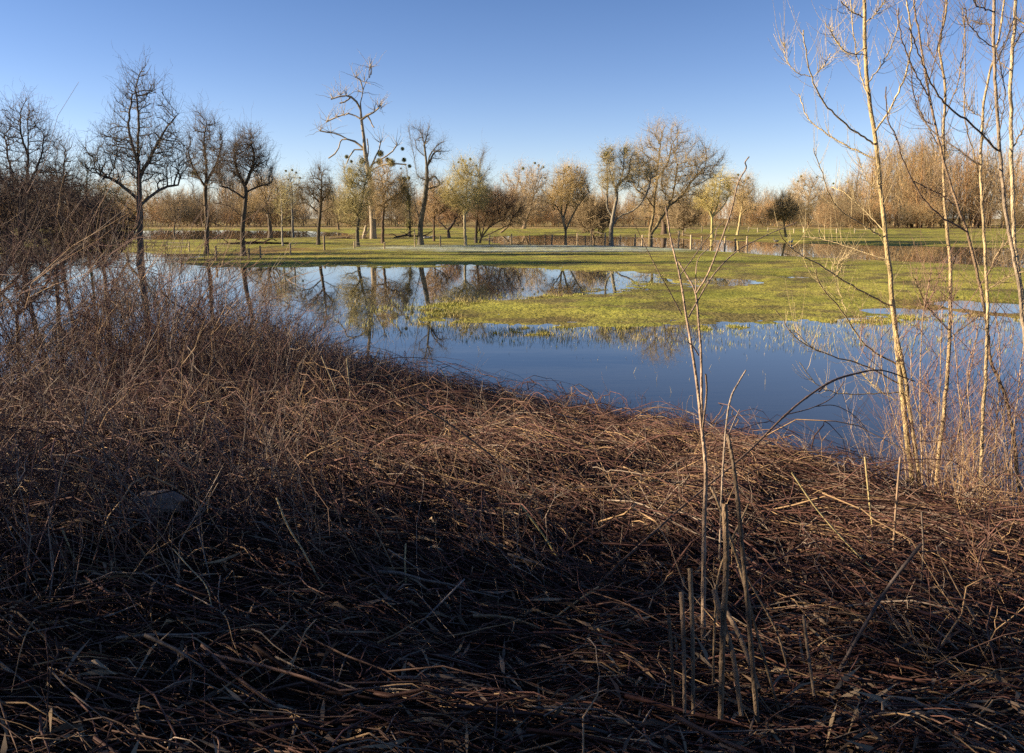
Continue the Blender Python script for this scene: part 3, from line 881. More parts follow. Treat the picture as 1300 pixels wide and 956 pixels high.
g = np.random.default_rng(77)
sp = []
tin = [(1.1, 1.05, 1), (1.25, 1.1, .85), (.8, .78, .72), (1.35, 1.25, 1.15), (.5, .5, .42), (1.3, 1.0, .75)]
topx = [-300, 0, 150, 250, 330, 380, 440, 520, 600, 650, 720, 800, 900, 960, 1000, 1060, 1090]
topy = [200, 225, 245, 240, 222, 238, 240, 240, 245, 240, 242, 240, 244, 240, 244, 240, 225]
for i in range(330):
    px = g.uniform(-260, 1090); d = g.uniform(300, 430)
    top = np.interp(px, topx, topy) - 7 + g.normal(0, 5)
    x = (px - 650) / F * d; h = (277 - top) * d / F + H
    sp.append((x, d, max(6, h * g.uniform(.75, 1.02)), int(g.integers(0, 4)), tin[int(g.integers(0, 6))]))
for i in range(270):
    px = g.uniform(-260, 1090); d = g.uniform(255, 315)
    x = (px - 650) / F * d
    sp.append((x, d, g.uniform(5, 11.5), 4 + int(g.integers(0, 2)), tin[int(g.integers(0, 6))]))
wood('far_woodland', 'hazy line of bare brown trees closing the far side of the meadow', sp, 1)
sp = []
for i in range(125):
    px = g.uniform(1065, 1620); d = g.uniform(238, 330)
    top = np.interp(px, [1065, 1090, 1110, 1140, 1200, 1260, 1300, 1700], [222, 200, 184, 172, 178, 184, 172, 165]) + abs(g.normal(0, 17)) - 4
    x = (px - 650) / F * d; h = (277 - top) * d / F + H
    sp.append((x, d, h, int(g.integers(0, 4)), tin[int(g.integers(0, 6))]))
for i in range(90):
    px = g.uniform(1040, 1620); d = g.uniform(228, 250)
    sp.append(((px - 650) / F * d, d, g.uniform(5, 10), 4 + int(g.integers(0, 2)), tin[int(g.integers(0, 6))]))
wood('tall_woodland', 'tall wood of bare orange brown trees behind the saplings on the right', sp, 2)
print('trees', round(time.time() - T0, 1))

# trees outside the frame on the left (they throw the long shadows over the meadow)
src = [o for o in bpy.data.objects if o.name.startswith('pear_tree') and o.parent is None]
for i, (x, y, k, s) in enumerate([(-32, 35, 0, .8), (-37, 41, 1, .95), (-36, 37, 2, .9), (-41, 46, 0, .85), (-42, 51, 3, 1.3), (-52, 60, 0, 1.), (-38, 43, 2, .8), (-58, 68, 1, 1.2), (-47, 55, 1, 1.1)]):
    c = copy_tree(src[k]); c.location = (x, y, .05); c.rotation_euler = (0, 0, i * 1.3); c.scale = (s, s, s)
    tag(c, 'bare pear tree on the left bank beyond the edge of the picture', 'tree', 'pear trees along the left bank')


# unseen hedges added left of and behind the camera to shade the lower bank
def hedge(name, label, pts, seed, dens=300):
    g = np.random.default_rng(seed)
    pts = np.array(pts, float)  # x,y,height,halfwidth
    root_z = zg(pts[:, 0], pts[:, 1]).min()
    n = 0; mb = MB()
    for i in range(len(pts) - 1):
        a, b = pts[i], pts[i + 1]; L = math.hypot(*(b[:2] - a[:2])); hh = (a[2] + b[2]) / 2
        m = int(L * hh * dens)
        t = g.uniform(0, 1, m)[:, None]; c = a * (1 - t) + b * t
        ph = g.uniform(0, 1, m)
        w = np.sqrt(np.clip(1 - (ph - .45) ** 2 * 2.2, .05, 1)) * c[:, 3]
        ang = g.uniform(0, 6.283, m); rr_ = np.sqrt(g.uniform(.5, 1, m)) * w
        bump = 1 + .18 * fbm(c[:, 0] * .8, ph * 3 + c[:, 1] * .8, seed)
        p = np.stack([c[:, 0] + np.cos(ang) * rr_, c[:, 1] + np.sin(ang) * rr_, root_z + ph * c[:, 2] * bump], -1)
        ax = g.normal(0, 1, (m, 3)); ax /= np.linalg.norm(ax, axis=1, keepdims=True)
        bx = np.cross(ax, g.normal(0, 1, (m, 3))); bx /= np.linalg.norm(bx, axis=1, keepdims=True)
        sz = .075
        q = np.stack([p - ax * sz, p - bx * sz, p + ax * sz, p + bx * sz], 1).reshape(-1, 3)
        mb.add(q, np.arange(m * 4).reshape(-1, 4), np.repeat(g.uniform(.5, 1.2, m)[:, None] * np.array((.04, .055, .02)), 4, 0))
    tag(mb.build(name, M_LEAF), label, 'hedge')


hedge('shade_hedge', 'dense ivy clad hedge added out of view on the left to shade the bank', [(-13.5, 10.4, 1.1, .4), (-13.5, 9.2, 1.6, .5), (-13.5, 7.8, 2.6, .7), (-13.5, 6.5, 3.6, .9), (-13.8, 5.2, 5.1, 1.1), (-14, 3., 6.4, 1.4), (-14, -2, 7.6, 1.8), (-13, -7, 7, 2)], 3)
hedge('shade_hedge', 'tall ivy clad hedge added unseen behind the viewpoint to darken the foreground', [(-12, -7.5, 7, 1.8), (-4, -8.5, 6.5, 1.8), (6, -8.5, 6.5, 1.8)], 4, 220)

# ------------------------------------------------------------------ meadow grass
def blades(n, rmin, rmax, size, seed, amin=-38, amax=40, clump=1.0, lowz=-.075):
    g = np.random.default_rng(seed)
    r = np.exp(g.uniform(math.log(rmin), math.log(rmax), n)); a = np.radians(g.uniform(amin, amax, n))
    X = r * np.sin(a); Y = r * np.cos(a)
    z, near, b = terrain(X, Y)
    cl = fbm(X * 1.5, Y * 1.5, 61) + fbm(X * 5, Y * 5, 62) * .5
    ok = (~near) & (z > lowz) & (b < -3) & ((cl * clump + g.uniform(-.6, .6, n)) > -.35) & ((z > .0) | (g.uniform(0, 1, n) < .30 * np.exp(np.minimum(z, 0) * 30)))
    X, Y, z, cl = X[ok], Y[ok], z[ok], cl[ok]; n = len(X)
    h = size * g.uniform(.5, 1.3, n) * (1 + .5 * np.clip(cl, -.5, 1)) + np.clip(-z, 0, .08); w = size * .10
    ang = g.uniform(0, 6.283, n); lean = g.uniform(.1, .7, n) * h
    c = np.stack([X, Y, z - .01], -1)
    s = np.stack([-np.sin(ang), np.cos(ang), ang * 0], -1) * w
    tip = c + np.stack([np.cos(ang) * lean, np.sin(ang) * lean, h], -1)
    V = np.stack([c - s, c + s, tip], 1).reshape(-1, 3)
    t = g.uniform(0, 1, n)[:, None]
    nn = (fbm(X * .3, Y * .3, 66) * .5 + .5)[:, None]
    col = np.array((.21, .215, .034)) * (1 - t * nn) + np.array((.48, .40, .10)) * t * nn
    pt = np.clip(fbm(X * .55, Y * .9, 68) * 2.1 + fbm(X * 2, Y * 2, 69) * .7 + .06, 0, .85)[:, None]
    col = col * (1 - pt) + np.array((.22, .17, .07)) * pt
    dry = (g.uniform(0, 1, n) < .13)[:, None]
    col = np.where(dry, np.array((.42, .32, .14)), col) * g.uniform(.7, 1.25, n)[:, None]
    fr = W(690, 317); q = ((X - fr[0]) / 19.) ** 2 + ((Y - fr[1]) / 11.) ** 2
    fz = np.clip((1.1 - q) * 1.0, 0, .5)[:, None]
    col = col * (1 - fz) + np.array((.42, .48, .48)) * fz
    return V, np.repeat(col, 3, 0)


mb = MB()
for args in ((240000, 19, 50, .075, 71), (150000, 20, 33, .095, 74), (120000, 40, 140, .10, 72), (50000, 100, 300, .2, 73)):
    V, T = blades(*args)
    mb.add(V, np.arange(len(V)).reshape(-1, 3), T)
tag(mb.build('meadow_grass', M_GRASS), 'short yellow green grass of the flooded meadow poking out of the water', 'grass', kind='stuff')
# thin drowned stalks in the open water
g = np.random.default_rng(75); n = 2600
r = np.exp(g.uniform(math.log(12), math.log(34), n)); a = np.radians(g.uniform(-20, 38, n)); X = r * np.sin(a); Y = r * np.cos(a)
z, near, b = terrain(X, Y)
den = np.clip(fbm(X * .25, Y * .25, 81) + .25, 0, 1) * np.clip((r - 14) / 8, .08, 1)
ok = (z < -.02) & inside(X, Y, POND) & (g.uniform(0, 1, n) < den)
X, Y = X[ok], Y[ok]; n = len(X); t = np.linspace(0, 1, 3)
h = g.uniform(.03, .16, n); an = g.uniform(0, 6.3, n)
Pt = np.stack([X[:, None] + np.cos(an)[:, None] * t * h[:, None] * .5, Y[:, None] + np.sin(an)[:, None] * t * h[:, None] * .5, -.02 + t[None] * h[:, None]], -1)
mb = MB(); mb.tubes(Pt, np.full((n, 1), .0035) * (1 - .6 * t)[None], 3, g.uniform(.6, 1.3, n)[:, None] * np.array((.36, .30, .14)))
tag(mb.build('drowned_stalks', M_STEM), 'thin grass stalks sticking out of the open water', 'stalks', kind='stuff')

g = np.random.default_rng(76); n = 9000
t = g.uniform(0, 1, n); k = g.integers(2, 12, n)
p = SHORE[k] * (1 - t)[:, None] + SHORE[k + 1] * t[:, None] + np.stack([g.normal(0, 1, n) * .3, np.abs(g.normal(0, .55, n))], -1)
z, near, b = terrain(p[:, 0], p[:, 1]); ok = (z < .0) & (b > -2.2); p = p[ok]; n = len(p); t = np.linspace(-.5, .5, 3)
an = g.uniform(0, 6.3, n); l = g.uniform(.02, .22, n) ** 1.3
Pt = np.stack([p[:, :1] + np.cos(an)[:, None] * t * l[:, None], p[:, 1:] + np.sin(an)[:, None] * t * l[:, None], np.full((n, 3), .003) + g.uniform(0, .006, (n, 3))], -1)
mb = MB(); mb.tubes(Pt, np.full((n, 3), .0035), 3, g.uniform(.4, 1.3, n)[:, None] * np.array((.20, .14, .08)))
tag(mb.build('floating_debris', M_STEM), 'bits of straw and twig floating along the near shore', 'debris', kind='stuff')

# ------------------------------------------------------------------ bank undergrowth
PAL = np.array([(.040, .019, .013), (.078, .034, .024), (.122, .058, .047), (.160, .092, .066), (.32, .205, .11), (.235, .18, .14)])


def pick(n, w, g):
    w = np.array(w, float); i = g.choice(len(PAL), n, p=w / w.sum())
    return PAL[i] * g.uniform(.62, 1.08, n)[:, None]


def bank_pts(n, g, rmin=1.2, rmax=21, amin=-50, amax=46, bmin=-.5):
    r = g.uniform(rmin, rmax, n); a = np.radians(g.uniform(amin, amax, n))
    X = r * np.sin(a); Y = r * np.cos(a)
    z, near, b = terrain(X, Y)
    ok = (b > bmin) & (near | (b < 0)) & (Y < 19) & (z > -.3)
    return X[ok], Y[ok], z[ok], b[ok]


def mat_layer(n, seed, lmin, lmax, rad, lo, hi, w, K=6, spread=.27, arch=.03, rmin=1.2, rmax=21, flow=None, bmin=-.45, amin=-50, amax=46, reg=None):
    g = np.random.default_rng(seed)
    X, Y, z, b = bank_pts(n, g, rmin, rmax, amin, amax, bmin)
    if reg:
        k = np.zeros(len(X))
        for (cx, cy, sx, sy) in reg: k = np.maximum(k, np.exp(-((X - cx) / sx) ** 2 - ((Y - cy) / sy) ** 2))
        m_ = g.uniform(0, 1, len(X)) < k; X, Y, z, b = X[m_], Y[m_], z[m_], b[m_]
    n = len(X)
    R_ = np.sqrt(X * X + Y * Y)
    base = -1.0 + .35 * np.clip(fbm(X * .22, Y * .22, 91) * 2, -1, 1)
    base = base * np.clip((R_ - 3.5) / 3.5, .12, 1) + np.where(X > 2.5, .5, 0)
    zig = g.normal(0, .022, (n, K)); zig[:, 0] = 0
    th = base + g.normal(0, spread, n) + np.where(g.uniform(0, 1, n) < .09, g.uniform(-1.6, 1.6, n), 0)
    L = g.uniform(lmin, lmax, n) * np.clip(.65 + R_ / 18, .6, 1.3)
    t = np.linspace(0, 1, K)
    cur = g.normal(0, .16, n)
    x = X[:, None] + L[:, None] * (np.cos(th)[:, None] * (t - .5) - np.sin(th)[:, None] * cur[:, None] * (t - .5) ** 2)
    y = Y[:, None] + L[:, None] * (np.sin(th)[:, None] * (t - .5) + np.cos(th)[:, None] * cur[:, None] * (t - .5) ** 2)
    x = x + zig * L[:, None]; y = y + np.roll(zig, 1, 1) * L[:, None]
    gz = terrain(x, y)[0]
    gz = np.maximum(gz, -.03)
    off = g.uniform(lo, hi, n) * np.clip(b / 2 + .55, .25, 1)
    tilt = g.normal(-.06, .13, n)
    zz = gz + off[:, None] + tilt[:, None] * L[:, None] * (t - .3)[None] + arch * g.uniform(0, 1.6, n)[:, None] * np.sin(np.pi * t)[None]
    zz += np.cumsum(g.normal(0, .008, (n, K)), 1)
    zz = np.maximum(zz, gz - .03)
    Pt = np.stack([x, y, zz], -1)
    rr_ = rad * g.uniform(.5, 1.4, n)[:, None] * (1 - .65 * t)[None]
    return Pt, rr_, pick(n, w, g)


mb = MB()
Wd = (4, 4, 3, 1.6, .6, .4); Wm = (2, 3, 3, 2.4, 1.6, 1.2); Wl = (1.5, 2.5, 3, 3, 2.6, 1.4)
mb.tubes(*mat_layer(30000, 201, .35, 1.1, .0052, .00, .10, Wd, rmin=1.2, rmax=12), 3) if False else None
for a_, s_ in (((30000, 201, .3, .9, .0042, .0, .12, Wd), dict(rmin=1.2, rmax=9)),
               ((27000, 202, .4, 1.2, .0042, .0, .16, Wd), dict(rmin=5, rmax=20)),
               ((14000, 203, .5, 1.4, .0038, .06, .26, Wl), dict(rmin=6, rmax=19, arch=.05)),
               ((7000, 204, .3, .9, .0048, .05, .2, Wm), dict(rmin=2, rmax=9, arch=.05, spread=.7)),
               ((900, 205, .6, 1.6, .010, .02, .2, Wm), dict(rmin=2, rmax=14, arch=.02)),
               ((16000, 206, .06, .25, .006, .0, .05, Wd), dict(rmin=1.2, rmax=6, spread=1.5, K=3)),
               ((7000, 207, .3, .8, .0038, .1, .4, (2, 3, 3, 3, 1.6, 2)), dict(rmin=6, rmax=18, spread=1.2, arch=.10)),
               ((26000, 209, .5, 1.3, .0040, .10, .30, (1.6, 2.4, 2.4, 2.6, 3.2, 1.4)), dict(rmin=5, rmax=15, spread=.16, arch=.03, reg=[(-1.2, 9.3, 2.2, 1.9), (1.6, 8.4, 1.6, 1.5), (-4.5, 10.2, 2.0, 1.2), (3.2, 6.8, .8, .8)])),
               ((2200, 208, .7, 2.0, .0056, .05, .45, (2, 4, 4, 2, .7, .7)), dict(rmin=4.6, rmax=18, spread=.8, arch=.25, K=9))):
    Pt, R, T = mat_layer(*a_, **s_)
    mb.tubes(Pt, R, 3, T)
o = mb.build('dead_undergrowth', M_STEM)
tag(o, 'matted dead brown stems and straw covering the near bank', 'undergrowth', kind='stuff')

# leaf litter
g = np.random.default_rng(210)
X, Y, z, b = bank_pts(60000, g, 1.2, 13); n = len(X)
c = np.stack([X, Y, z + g.uniform(.0, .08, n)], -1)
a = g.normal(0, 1, (n, 3)); a[:, 2] *= .35; a /= np.linalg.norm(a, axis=1, keepdims=True)
nn = g.normal(0, .5, (n, 3)) + UP; bb = np.cross(nn, a); bb /= np.linalg.norm(bb, axis=1, keepdims=True)
sz = (g.uniform(0, 1, n) ** 2 * .034 + .008)[:, None]
fold = np.cross(a, bb) * sz * g.uniform(-.6, .6, n)[:, None]
q = np.stack([c - a * sz, c - bb * sz * .6 + fold, c + a * sz * 1.1, c + bb * sz * .6 + fold], 1).reshape(-1, 3)
idx = np.arange(n * 4).reshape(-1, 4)
tri = np.concatenate([idx[:, [0, 1, 2]], idx[:, [0, 2, 3]]])
lc = np.array([(.05, .03, .02), (.09, .055, .03), (.14, .09, .05), (.03, .02, .015)])[g.integers(0, 4, n)] * g.uniform(.6, 1.3, n)[:, None]
mbl = MB(); mbl.add(q, tri, np.repeat(lc, 4, 0))
X, Y, z, b = bank_pts(15000, g, 1.5, 15); n = len(X)
c = np.stack([X, Y, z + g.uniform(.05, .2, n)], -1); ta = g.normal(-.4, .9, n)
a = np.stack([np.cos(ta), np.sin(ta), g.normal(0, .25, n)], -1) * g.uniform(.05, .16, n)[:, None]
bb = np.cross(g.normal(0, .6, (n, 3)) + UP, a); bb = bb / (np.linalg.norm(bb, axis=1, keepdims=True) + 1e-9) * g.uniform(.004, .013, n)[:, None]
up_ = UP * g.uniform(-.03, .05, n)[:, None]
q = np.stack([c - a, c - bb + up_, c + a, c + bb + up_], 1).reshape(-1, 3); idx = np.arange(n * 4).reshape(-1, 4)
lc = np.array([(.20, .13, .075), (.09, .055, .035), (.14, .10, .07), (.28, .20, .12)])[g.integers(0, 4, n)] * g.uniform(.5, 1.2, n)[:, None]
mbl.add(q, np.concatenate([idx[:, [0, 1, 3]], idx[:, [1, 2, 3]]]), np.repeat(lc, 4, 0))
tag(mbl.build('leaf_litter', M_LEAF, None, False), 'dark crumbled leaf litter under the dead stems', 'leaf litter', kind='stuff')


# upright dead weed twigs
def uprights(n, seed, hfun, w, rad=.0034, K=6, nf=4, pts=None, lean=(.25, -.1), leanamt=.5, bent=.25, forkL=.4):
    g = np.random.default_rng(seed)
    X, Y, z, h = pts(n, g)
    n = len(X)
    th = g.uniform(0, 6.283, n)
    lx = np.cos(th) * leanamt * g.uniform(0, 1, n) + lean[0]; ly = np.sin(th) * leanamt * g.uniform(0, 1, n) + lean[1]
    t = np.linspace(0, 1, K)
    wob = np.cumsum(g.normal(0, bent / K * .7, (n, K, 3)), 1); wob[:, 0] = 0
    arch = g.uniform(0, .9, n)
    x = X[:, None] + h[:, None] * (lx[:, None] * (t + arch[:, None] * t ** 2))
    y = Y[:, None] + h[:, None] * (ly[:, None] * (t + arch[:, None] * t ** 2))
    zz = z[:, None] - .02 + h[:, None] * (t - .32 * arch[:, None] * t ** 3)
    Pt = np.stack([x, y, zz], -1) + wob * h[:, None, None]
    rr_ = rad * g.uniform(.6, 1.4, n)
    T = pick(n, w, g)
    out = [(Pt, rr_[:, None] * (1 - .7 * t)[None], T)]
    i = np.repeat(np.arange(n), nf); m = len(i); ks = g.integers(1, K - 1, m)
    q0 = Pt[i, ks]; dr = Pt[i, ks + 1] - Pt[i, ks]; dr /= np.linalg.norm(dr, axis=1, keepdims=True) + 1e-9
    d2 = dr * .8 + g.normal(0, .55, (m, 3)); d2 /= np.linalg.norm(d2, axis=1, keepdims=True)
    l2 = h[i] * forkL * g.uniform(.3, 1, m)
    t2 = np.linspace(0, 1, 4)
    P2 = q0[:, None] + d2[:, None] * t2[None, :, None] * l2[:, None, None] + UP * (.12 * l2)[:, None, None] * (t2 ** 2)[None, :, None]
    P2[:, 1:] += np.cumsum(g.normal(0, .05, (m, 3, 3)), 1) * l2[:, None, None]
    out.append((P2, (rr_[i] * .6)[:, None] * (1 - .6 * t2)[None], T[i] * g.uniform(.8, 1.25, m)[:, None]))
    return out


def low_pts(n, g):
    X, Y, z, b = bank_pts(n, g, 4.5, 19)
    px = 650 + F * X / Y
    keep = g.uniform(0, 1, len(X)) < np.interp(px, [-100, 150, 380, 480, 700, 1300], [1, 1, .85, .5, .36, .34])
    X, Y, z = X[keep], Y[keep], z[keep]
    return X, Y, z, g.uniform(.25, .8, len(X)) * np.interp(X / np.maximum(Y, 1), [-.6, -.2, 0], [1.45, 1.3, .9])


mb = MB()
for o_ in uprights(7500, 301, None, (.6, 1.5, 2.5, 3, 1.6, 4.5), pts=low_pts, nf=4, lean=(-.22, .05), leanamt=.7, bent=.36, forkL=.5, rad=.0044): mb.tubes(o_[0], o_[1], 3, o_[2])
tag(mb.build('dead_weeds', M_STEM), 'thin branching dead weeds standing in the flattened stems', 'weeds', kind='stuff')


# bramble thicket
def thicket_pts(n, g):
    X = g.uniform(-15, -1.6, n); Y = g.uniform(10.2, 18.8, n)
    z, near, b = terrain(X, Y)
    px, _ = proj(np.stack([X, Y, z], -1))
    top = np.interp(px, [-60, 0, 100, 160, 200, 250, 300, 350, 400, 440, 470, 520], [240, 262, 292, 300, 314, 336, 362, 390, 422, 448, 462, 474])
    zt = H + (277 - top) * Y / F
    h = zt - z
    ok = (h > .15) & ((near) | (b > -2.2)) & (px > -200) & (px < 520)
    ok &= g.uniform(0, 1, n) < np.where(b < 0, .55, 1) * np.interp(px, [0, 90, 170], [.75, .7, 1]) * np.clip(.6 + fbm(X * .5, Y * .5, 97) * 1.6, .12, 1)
    X, Y, z, h = X[ok], Y[ok], z[ok], h[ok]
    h = np.clip(h, .15, 3.2) * g.uniform(.4, 1.25, len(X))
    return X, Y, np.maximum(z, -.05), h


mb = MB()
for o_ in uprights(7600, 302, None, (1, 2.4, 3, 3.2, 1.6, 3), pts=thicket_pts, rad=.0064, K=9, nf=5, lean=(.06, -.03), leanamt=.6, bent=.26, forkL=.5): mb.tubes(o_[0], o_[1], 3, o_[2])
tag(mb.build('bramble_thicket', M_STEM), 'tangled reddish brown thicket of bramble stems along the left shore', 'thicket', kind='stuff')
# low brush that hides the waterline
def shore_pts(n, g):
    t = g.uniform(0, 1, n); k = g.integers(3, 11, n)
    A_ = SHORE[k]; B_ = SHORE[np.minimum(k + 1, len(SHORE) - 1)]
    p = A_ * (1 - t)[:, None] + B_ * t[:, None] + g.normal(0, .38, (n, 2))
    z = zg(p[:, 0], p[:, 1])
    return p[:, 0], p[:, 1], np.maximum(z, -.05), g.uniform(.12, .5, n)


mb = MB()
for o_ in uprights(2600, 303, None, (4, 4, 3, 1, .3, .6), pts=shore_pts, rad=.003, K=6, nf=6, lean=(.1, .1), leanamt=.9, bent=.5, forkL=.5): mb.tubes(o_[0], o_[1], 3, o_[2])
tag(mb.build('shore_brush', M_STEM), 'dark low brush hanging over the waterline', 'brush', kind='stuff')
print('bank', round(time.time() - T0, 1))

# ------------------------------------------------------------------ traced foreground plants
def strand(mbx, pts, d0, d1, w0, w1, tint, sides=7, n=None, nodes_=0, g=None, wob=0., bx=None):
    w0 = w0 * .72
    """pts photo positions; w in photo pixels"""
    pts = np.array(pts, float); m = len(pts)
    ds = np.linspace(d0, d1, m)
    c = np.array([P(pts[i, 0], pts[i, 1], ds[i]) for i in range(m)])
    n = n or max(8, m * 4)
    q = catmull(c, n)
    if wob and g is not None:
        q[1:-1] += g.normal(0, wob, q[1:-1].shape)
    t = np.linspace(0, 1, n)
    r = (w0 * (1 - t) + w1 * t) * .5 * np.interp(t, [0, 1], [d0, d1]) / F
    if nodes_:
        ph = (t * nodes_) % 1
        r = r * (1 + .36 * np.exp(-((ph - .5) / .05) ** 2))
    V, f = tubes(q[None], r[None], sides)
    mbx.add(V, f, tint)
    return q, r


def side_twigs(mbx, q, r, n, L, g, tint, up=.5, rr=.0028):
    m = len(q); i = g.integers(int(m * .15), m - 1, n)
    d = np.gradient(q, axis=0)[i]; d /= np.linalg.norm(d, axis=1, keepdims=True) + 1e-9
    s = g.normal(0, 1, (n, 3)); s -= (s * d).sum(1)[:, None] * d; s /= np.linalg.norm(s, axis=1, keepdims=True) + 1e-9
    dd = d * g.uniform(.3, .9, n)[:, None] + s * .8; dd /= np.linalg.norm(dd, axis=1, keepdims=True)
    l = L * g.uniform(.15, 1, n) ** 1.5
    t = np.linspace(0, 1, 5)
    Pt = q[i][:, None] + dd[:, None] * t[None, :, None] * l[:, None, None] + UP * (up * .6 * l)[:, None, None] * (t ** 2)[None, :, None] + np.cumsum(g.normal(0, .012, (n, 5, 3)), 1) * l[:, None, None] * 2
    Pt[:, 0] = q[i]
    R = np.minimum(rr, r[i] * .7)[:, None] * (1 - .6 * t)[None]
    mbx.tubes(Pt, R, 3, g.uniform(.75, 1.2, n)[:, None] * np.array(tint))


YEL = (.33, .245, .12); YL2 = (.36, .27, .13); BRN = (.19, .13, .08); DBR = (.085, .06, .05)


def sapling(label, stems, branches, d, seed, tint, btint, name='sapling', cat='young tree', twn=60, group='saplings on the near bank'):
    g = np.random.default_rng(seed)
    bpt = P(stems[0][0][0][0], stems[0][0][0][1], d)
    gz = float(zg(bpt[0:1], bpt[1:2])[0])
    root = empty(name, (bpt[0], d, gz)); tag(root, label, cat, group)
    off = np.array(root.location)
    bmb = MB()
    for k, (pts, w0, w1, dd) in enumerate(stems):
        smb = MB()
        q, r = strand(smb, pts, d, d + dd, w0, w1, tint, 8, n=len(pts) * 5, g=g, wob=.003)
        # root the stem in the ground
        foot = q[0] + np.array((0, 0, -max(.1, q[0][2] - gz + .1)))
        smb.tubes(np.array([[foot, q[0]]]), np.array([[r[0] * 1.15, r[0]]]), 8, np.array([tint]))
        side_twigs(smb, q, r, int(twn * .9), .5, g, btint, up=1.1)
        smb.V = [v - off for v in smb.V]
        smb.build('stem', M_SAP, root)
    for (pts, w0, w1, dd0, dd1) in branches:
        bmb = MB()
        q, r = strand(bmb, pts, d + dd0, d + dd1, w0 * 1.15, w1 * 1.5, btint, 5, n=len(pts) * 5, g=g, wob=.004)
        side_twigs(bmb, q, r, int(twn * .5), .34, g, btint, up=1.0)
        bmb.V = [v - off for v in bmb.V]
        bmb.build('branch', M_SAP, root)
    return root


sapling('pale yellow barked sapling with two close stems, thickest and leftmost of the saplings',
        [([(1163, 640), (1152, 560), (1143, 480), (1135, 400), (1128, 330), (1120, 260), (1113, 190), (1103, 120), (1098, 60), (1097, -40)], 9.5, 4., .6),
         ([(1170, 640), (1163, 580), (1155, 525), (1147, 470), (1139, 430), (1131, 380)], 7.5, 5., .2)],
        [([(1109, 183), (1085, 166), (1057, 143), (1038, 116), (1027, 85), (1020, 38)], 3, 1., .4, -.2),
         ([(1111, 201), (1075, 185), (1044, 166), (1024, 147), (1014, 119)], 2.8, .8, .4, .9),
         ([(1033, 98), (1010, 91), (997, 72), (995, 54)], 1.5, .7, 0, .1), ([(1033, 97), (1047, 82), (1054, 68)], 1.3, .7, 0, -.2),
         ([(1112, 166), (1129, 141), (1145, 107), (1155, 72), (1157, 47), (1151, 0)], 3, 1.2, .4, .0),
         ([(1103, 104), (1122, 78), (1135, 50), (1145, 20)], 2, .8, .4, .8), ([(1100, 28), (1113, 16), (1124, 0)], 1.8, 1, .5, .3),
         ([(1099, 60), (1080, 70), (1062, 55), (1056, 38)], 1.6, .7, .5, .9), ([(1098, 70), (1075, 66), (1058, 45), (1052, 30)], 1.5, .6, .5, 0),
         ([(1096, 22), (1080, 14), (1068, 2)], 1.8, .9, .5, .2), ([(1104, 130), (1093, 95), (1084, 50), (1080, 0)], 2, .9, .4, .9),
         ([(1118, 300), (1091, 282), (1060, 260), (1044, 220), (1033, 188)], 2.2, .7, .3, -.4),
         ([(1124, 296), (1102, 272), (1072, 245), (1056, 238)], 1.8, .7, .3, .9),
         ([(1130, 388), (1082, 363), (1042, 337), (1003, 315), (987, 289)], 3, .8, .2, -.6),
         ([(1140, 464), (1099, 438), (1068, 394), (1042, 363), (1036, 341)], 3, .9, .2, -.3), ([(1060, 352), (1066, 330), (1068, 345)], 1.3, .6, 0, 0),
         ([(1075, 396), (1066, 372), (1056, 340), (1066, 335)], 1.2, .6, -.2, .1),
         ([(1141, 487), (1095, 463), (1051, 450), (1011, 429), (985, 394)], 2.6, .8, .1, -.5), ([(1051, 450), (1030, 440), (1008, 420)], 1.2, .6, -.4, -.6),
         ([(1141, 498), (1110, 500), (1070, 500), (1040, 490), (1015, 460)], 2, .6, .1, -.5), ([(1139, 508), (1118, 497), (1100, 480), (1094, 472)], 1.6, .7, .1, .3),
         ([(1127, 330), (1090, 318), (1054, 306), (1020, 300)], 1.4, .6, .2, .8), ([(1118, 245), (1098, 225), (1090, 200)], 1.3, .6, .3, .4)],
        8.35, 401, YEL, (.36, .28, .15), twn=64)
sapling('slender straight tan sapling, second from the left, right of the pale two stemmed one',
        [([(1188, 640), (1191, 587), (1200, 508), (1205, 434), (1207, 346), (1202, 285), (1198, 220), (1198, 157), (1200, 110), (1192, 63), (1200, 19), (1206, -30)], 7.5, 2., .7)],
        [([(1199, 200), (1178, 160), (1160, 120), (1157, 80)], 1.8, .8, .5, .2), ([(1199, 150), (1214, 112), (1222, 70), (1225, 20)], 1.6, .8, .5, 1.),
         ([(1205, 420), (1182, 396), (1172, 380), (1160, 352)], 2, .8, .2, -.2), ([(1205, 430), (1228, 412), (1246, 400)], 1.8, .8, .2, .4), ([(1196, 90), (1180, 60), (1176, 20)], 1.4, .7, .5, .5)],
        8.1, 402, (.31, .225, .12), (.22, .155, .095), twn=70)
sapling('brown sapling that leans left as it rises, third from the left among the saplings',
        [([(1297, 660), (1288, 565), (1275, 500), (1257, 456), (1252, 407), (1240, 346), (1227, 292), (1207, 235), (1192, 179), (1181, 126), (1170, 63), (1161, 10), (1160, -20)], 6.5, 1.8, .5)],
        [([(1229, 295), (1185, 267), (1154, 220), (1138, 176), (1127, 147), (1125, 110)], 3, .9, .2, -.2), ([(1182, 128), (1165, 98), (1152, 70), (1142, 40), (1141, 10)], 2.4, .9, .3, .0),
         ([(1188, 160), (1170, 150), (1165, 120)], 1.4, .7, .3, .5), ([(1160, 230), (1190, 245), (1214, 262)], 1.6, .8, 0, .1), ([(1178, 110), (1188, 70), (1196, 30), (1200, 0)], 1.6, .8, .3, .6)],
        7.9, 403, BRN, (.15, .105, .075), twn=60)
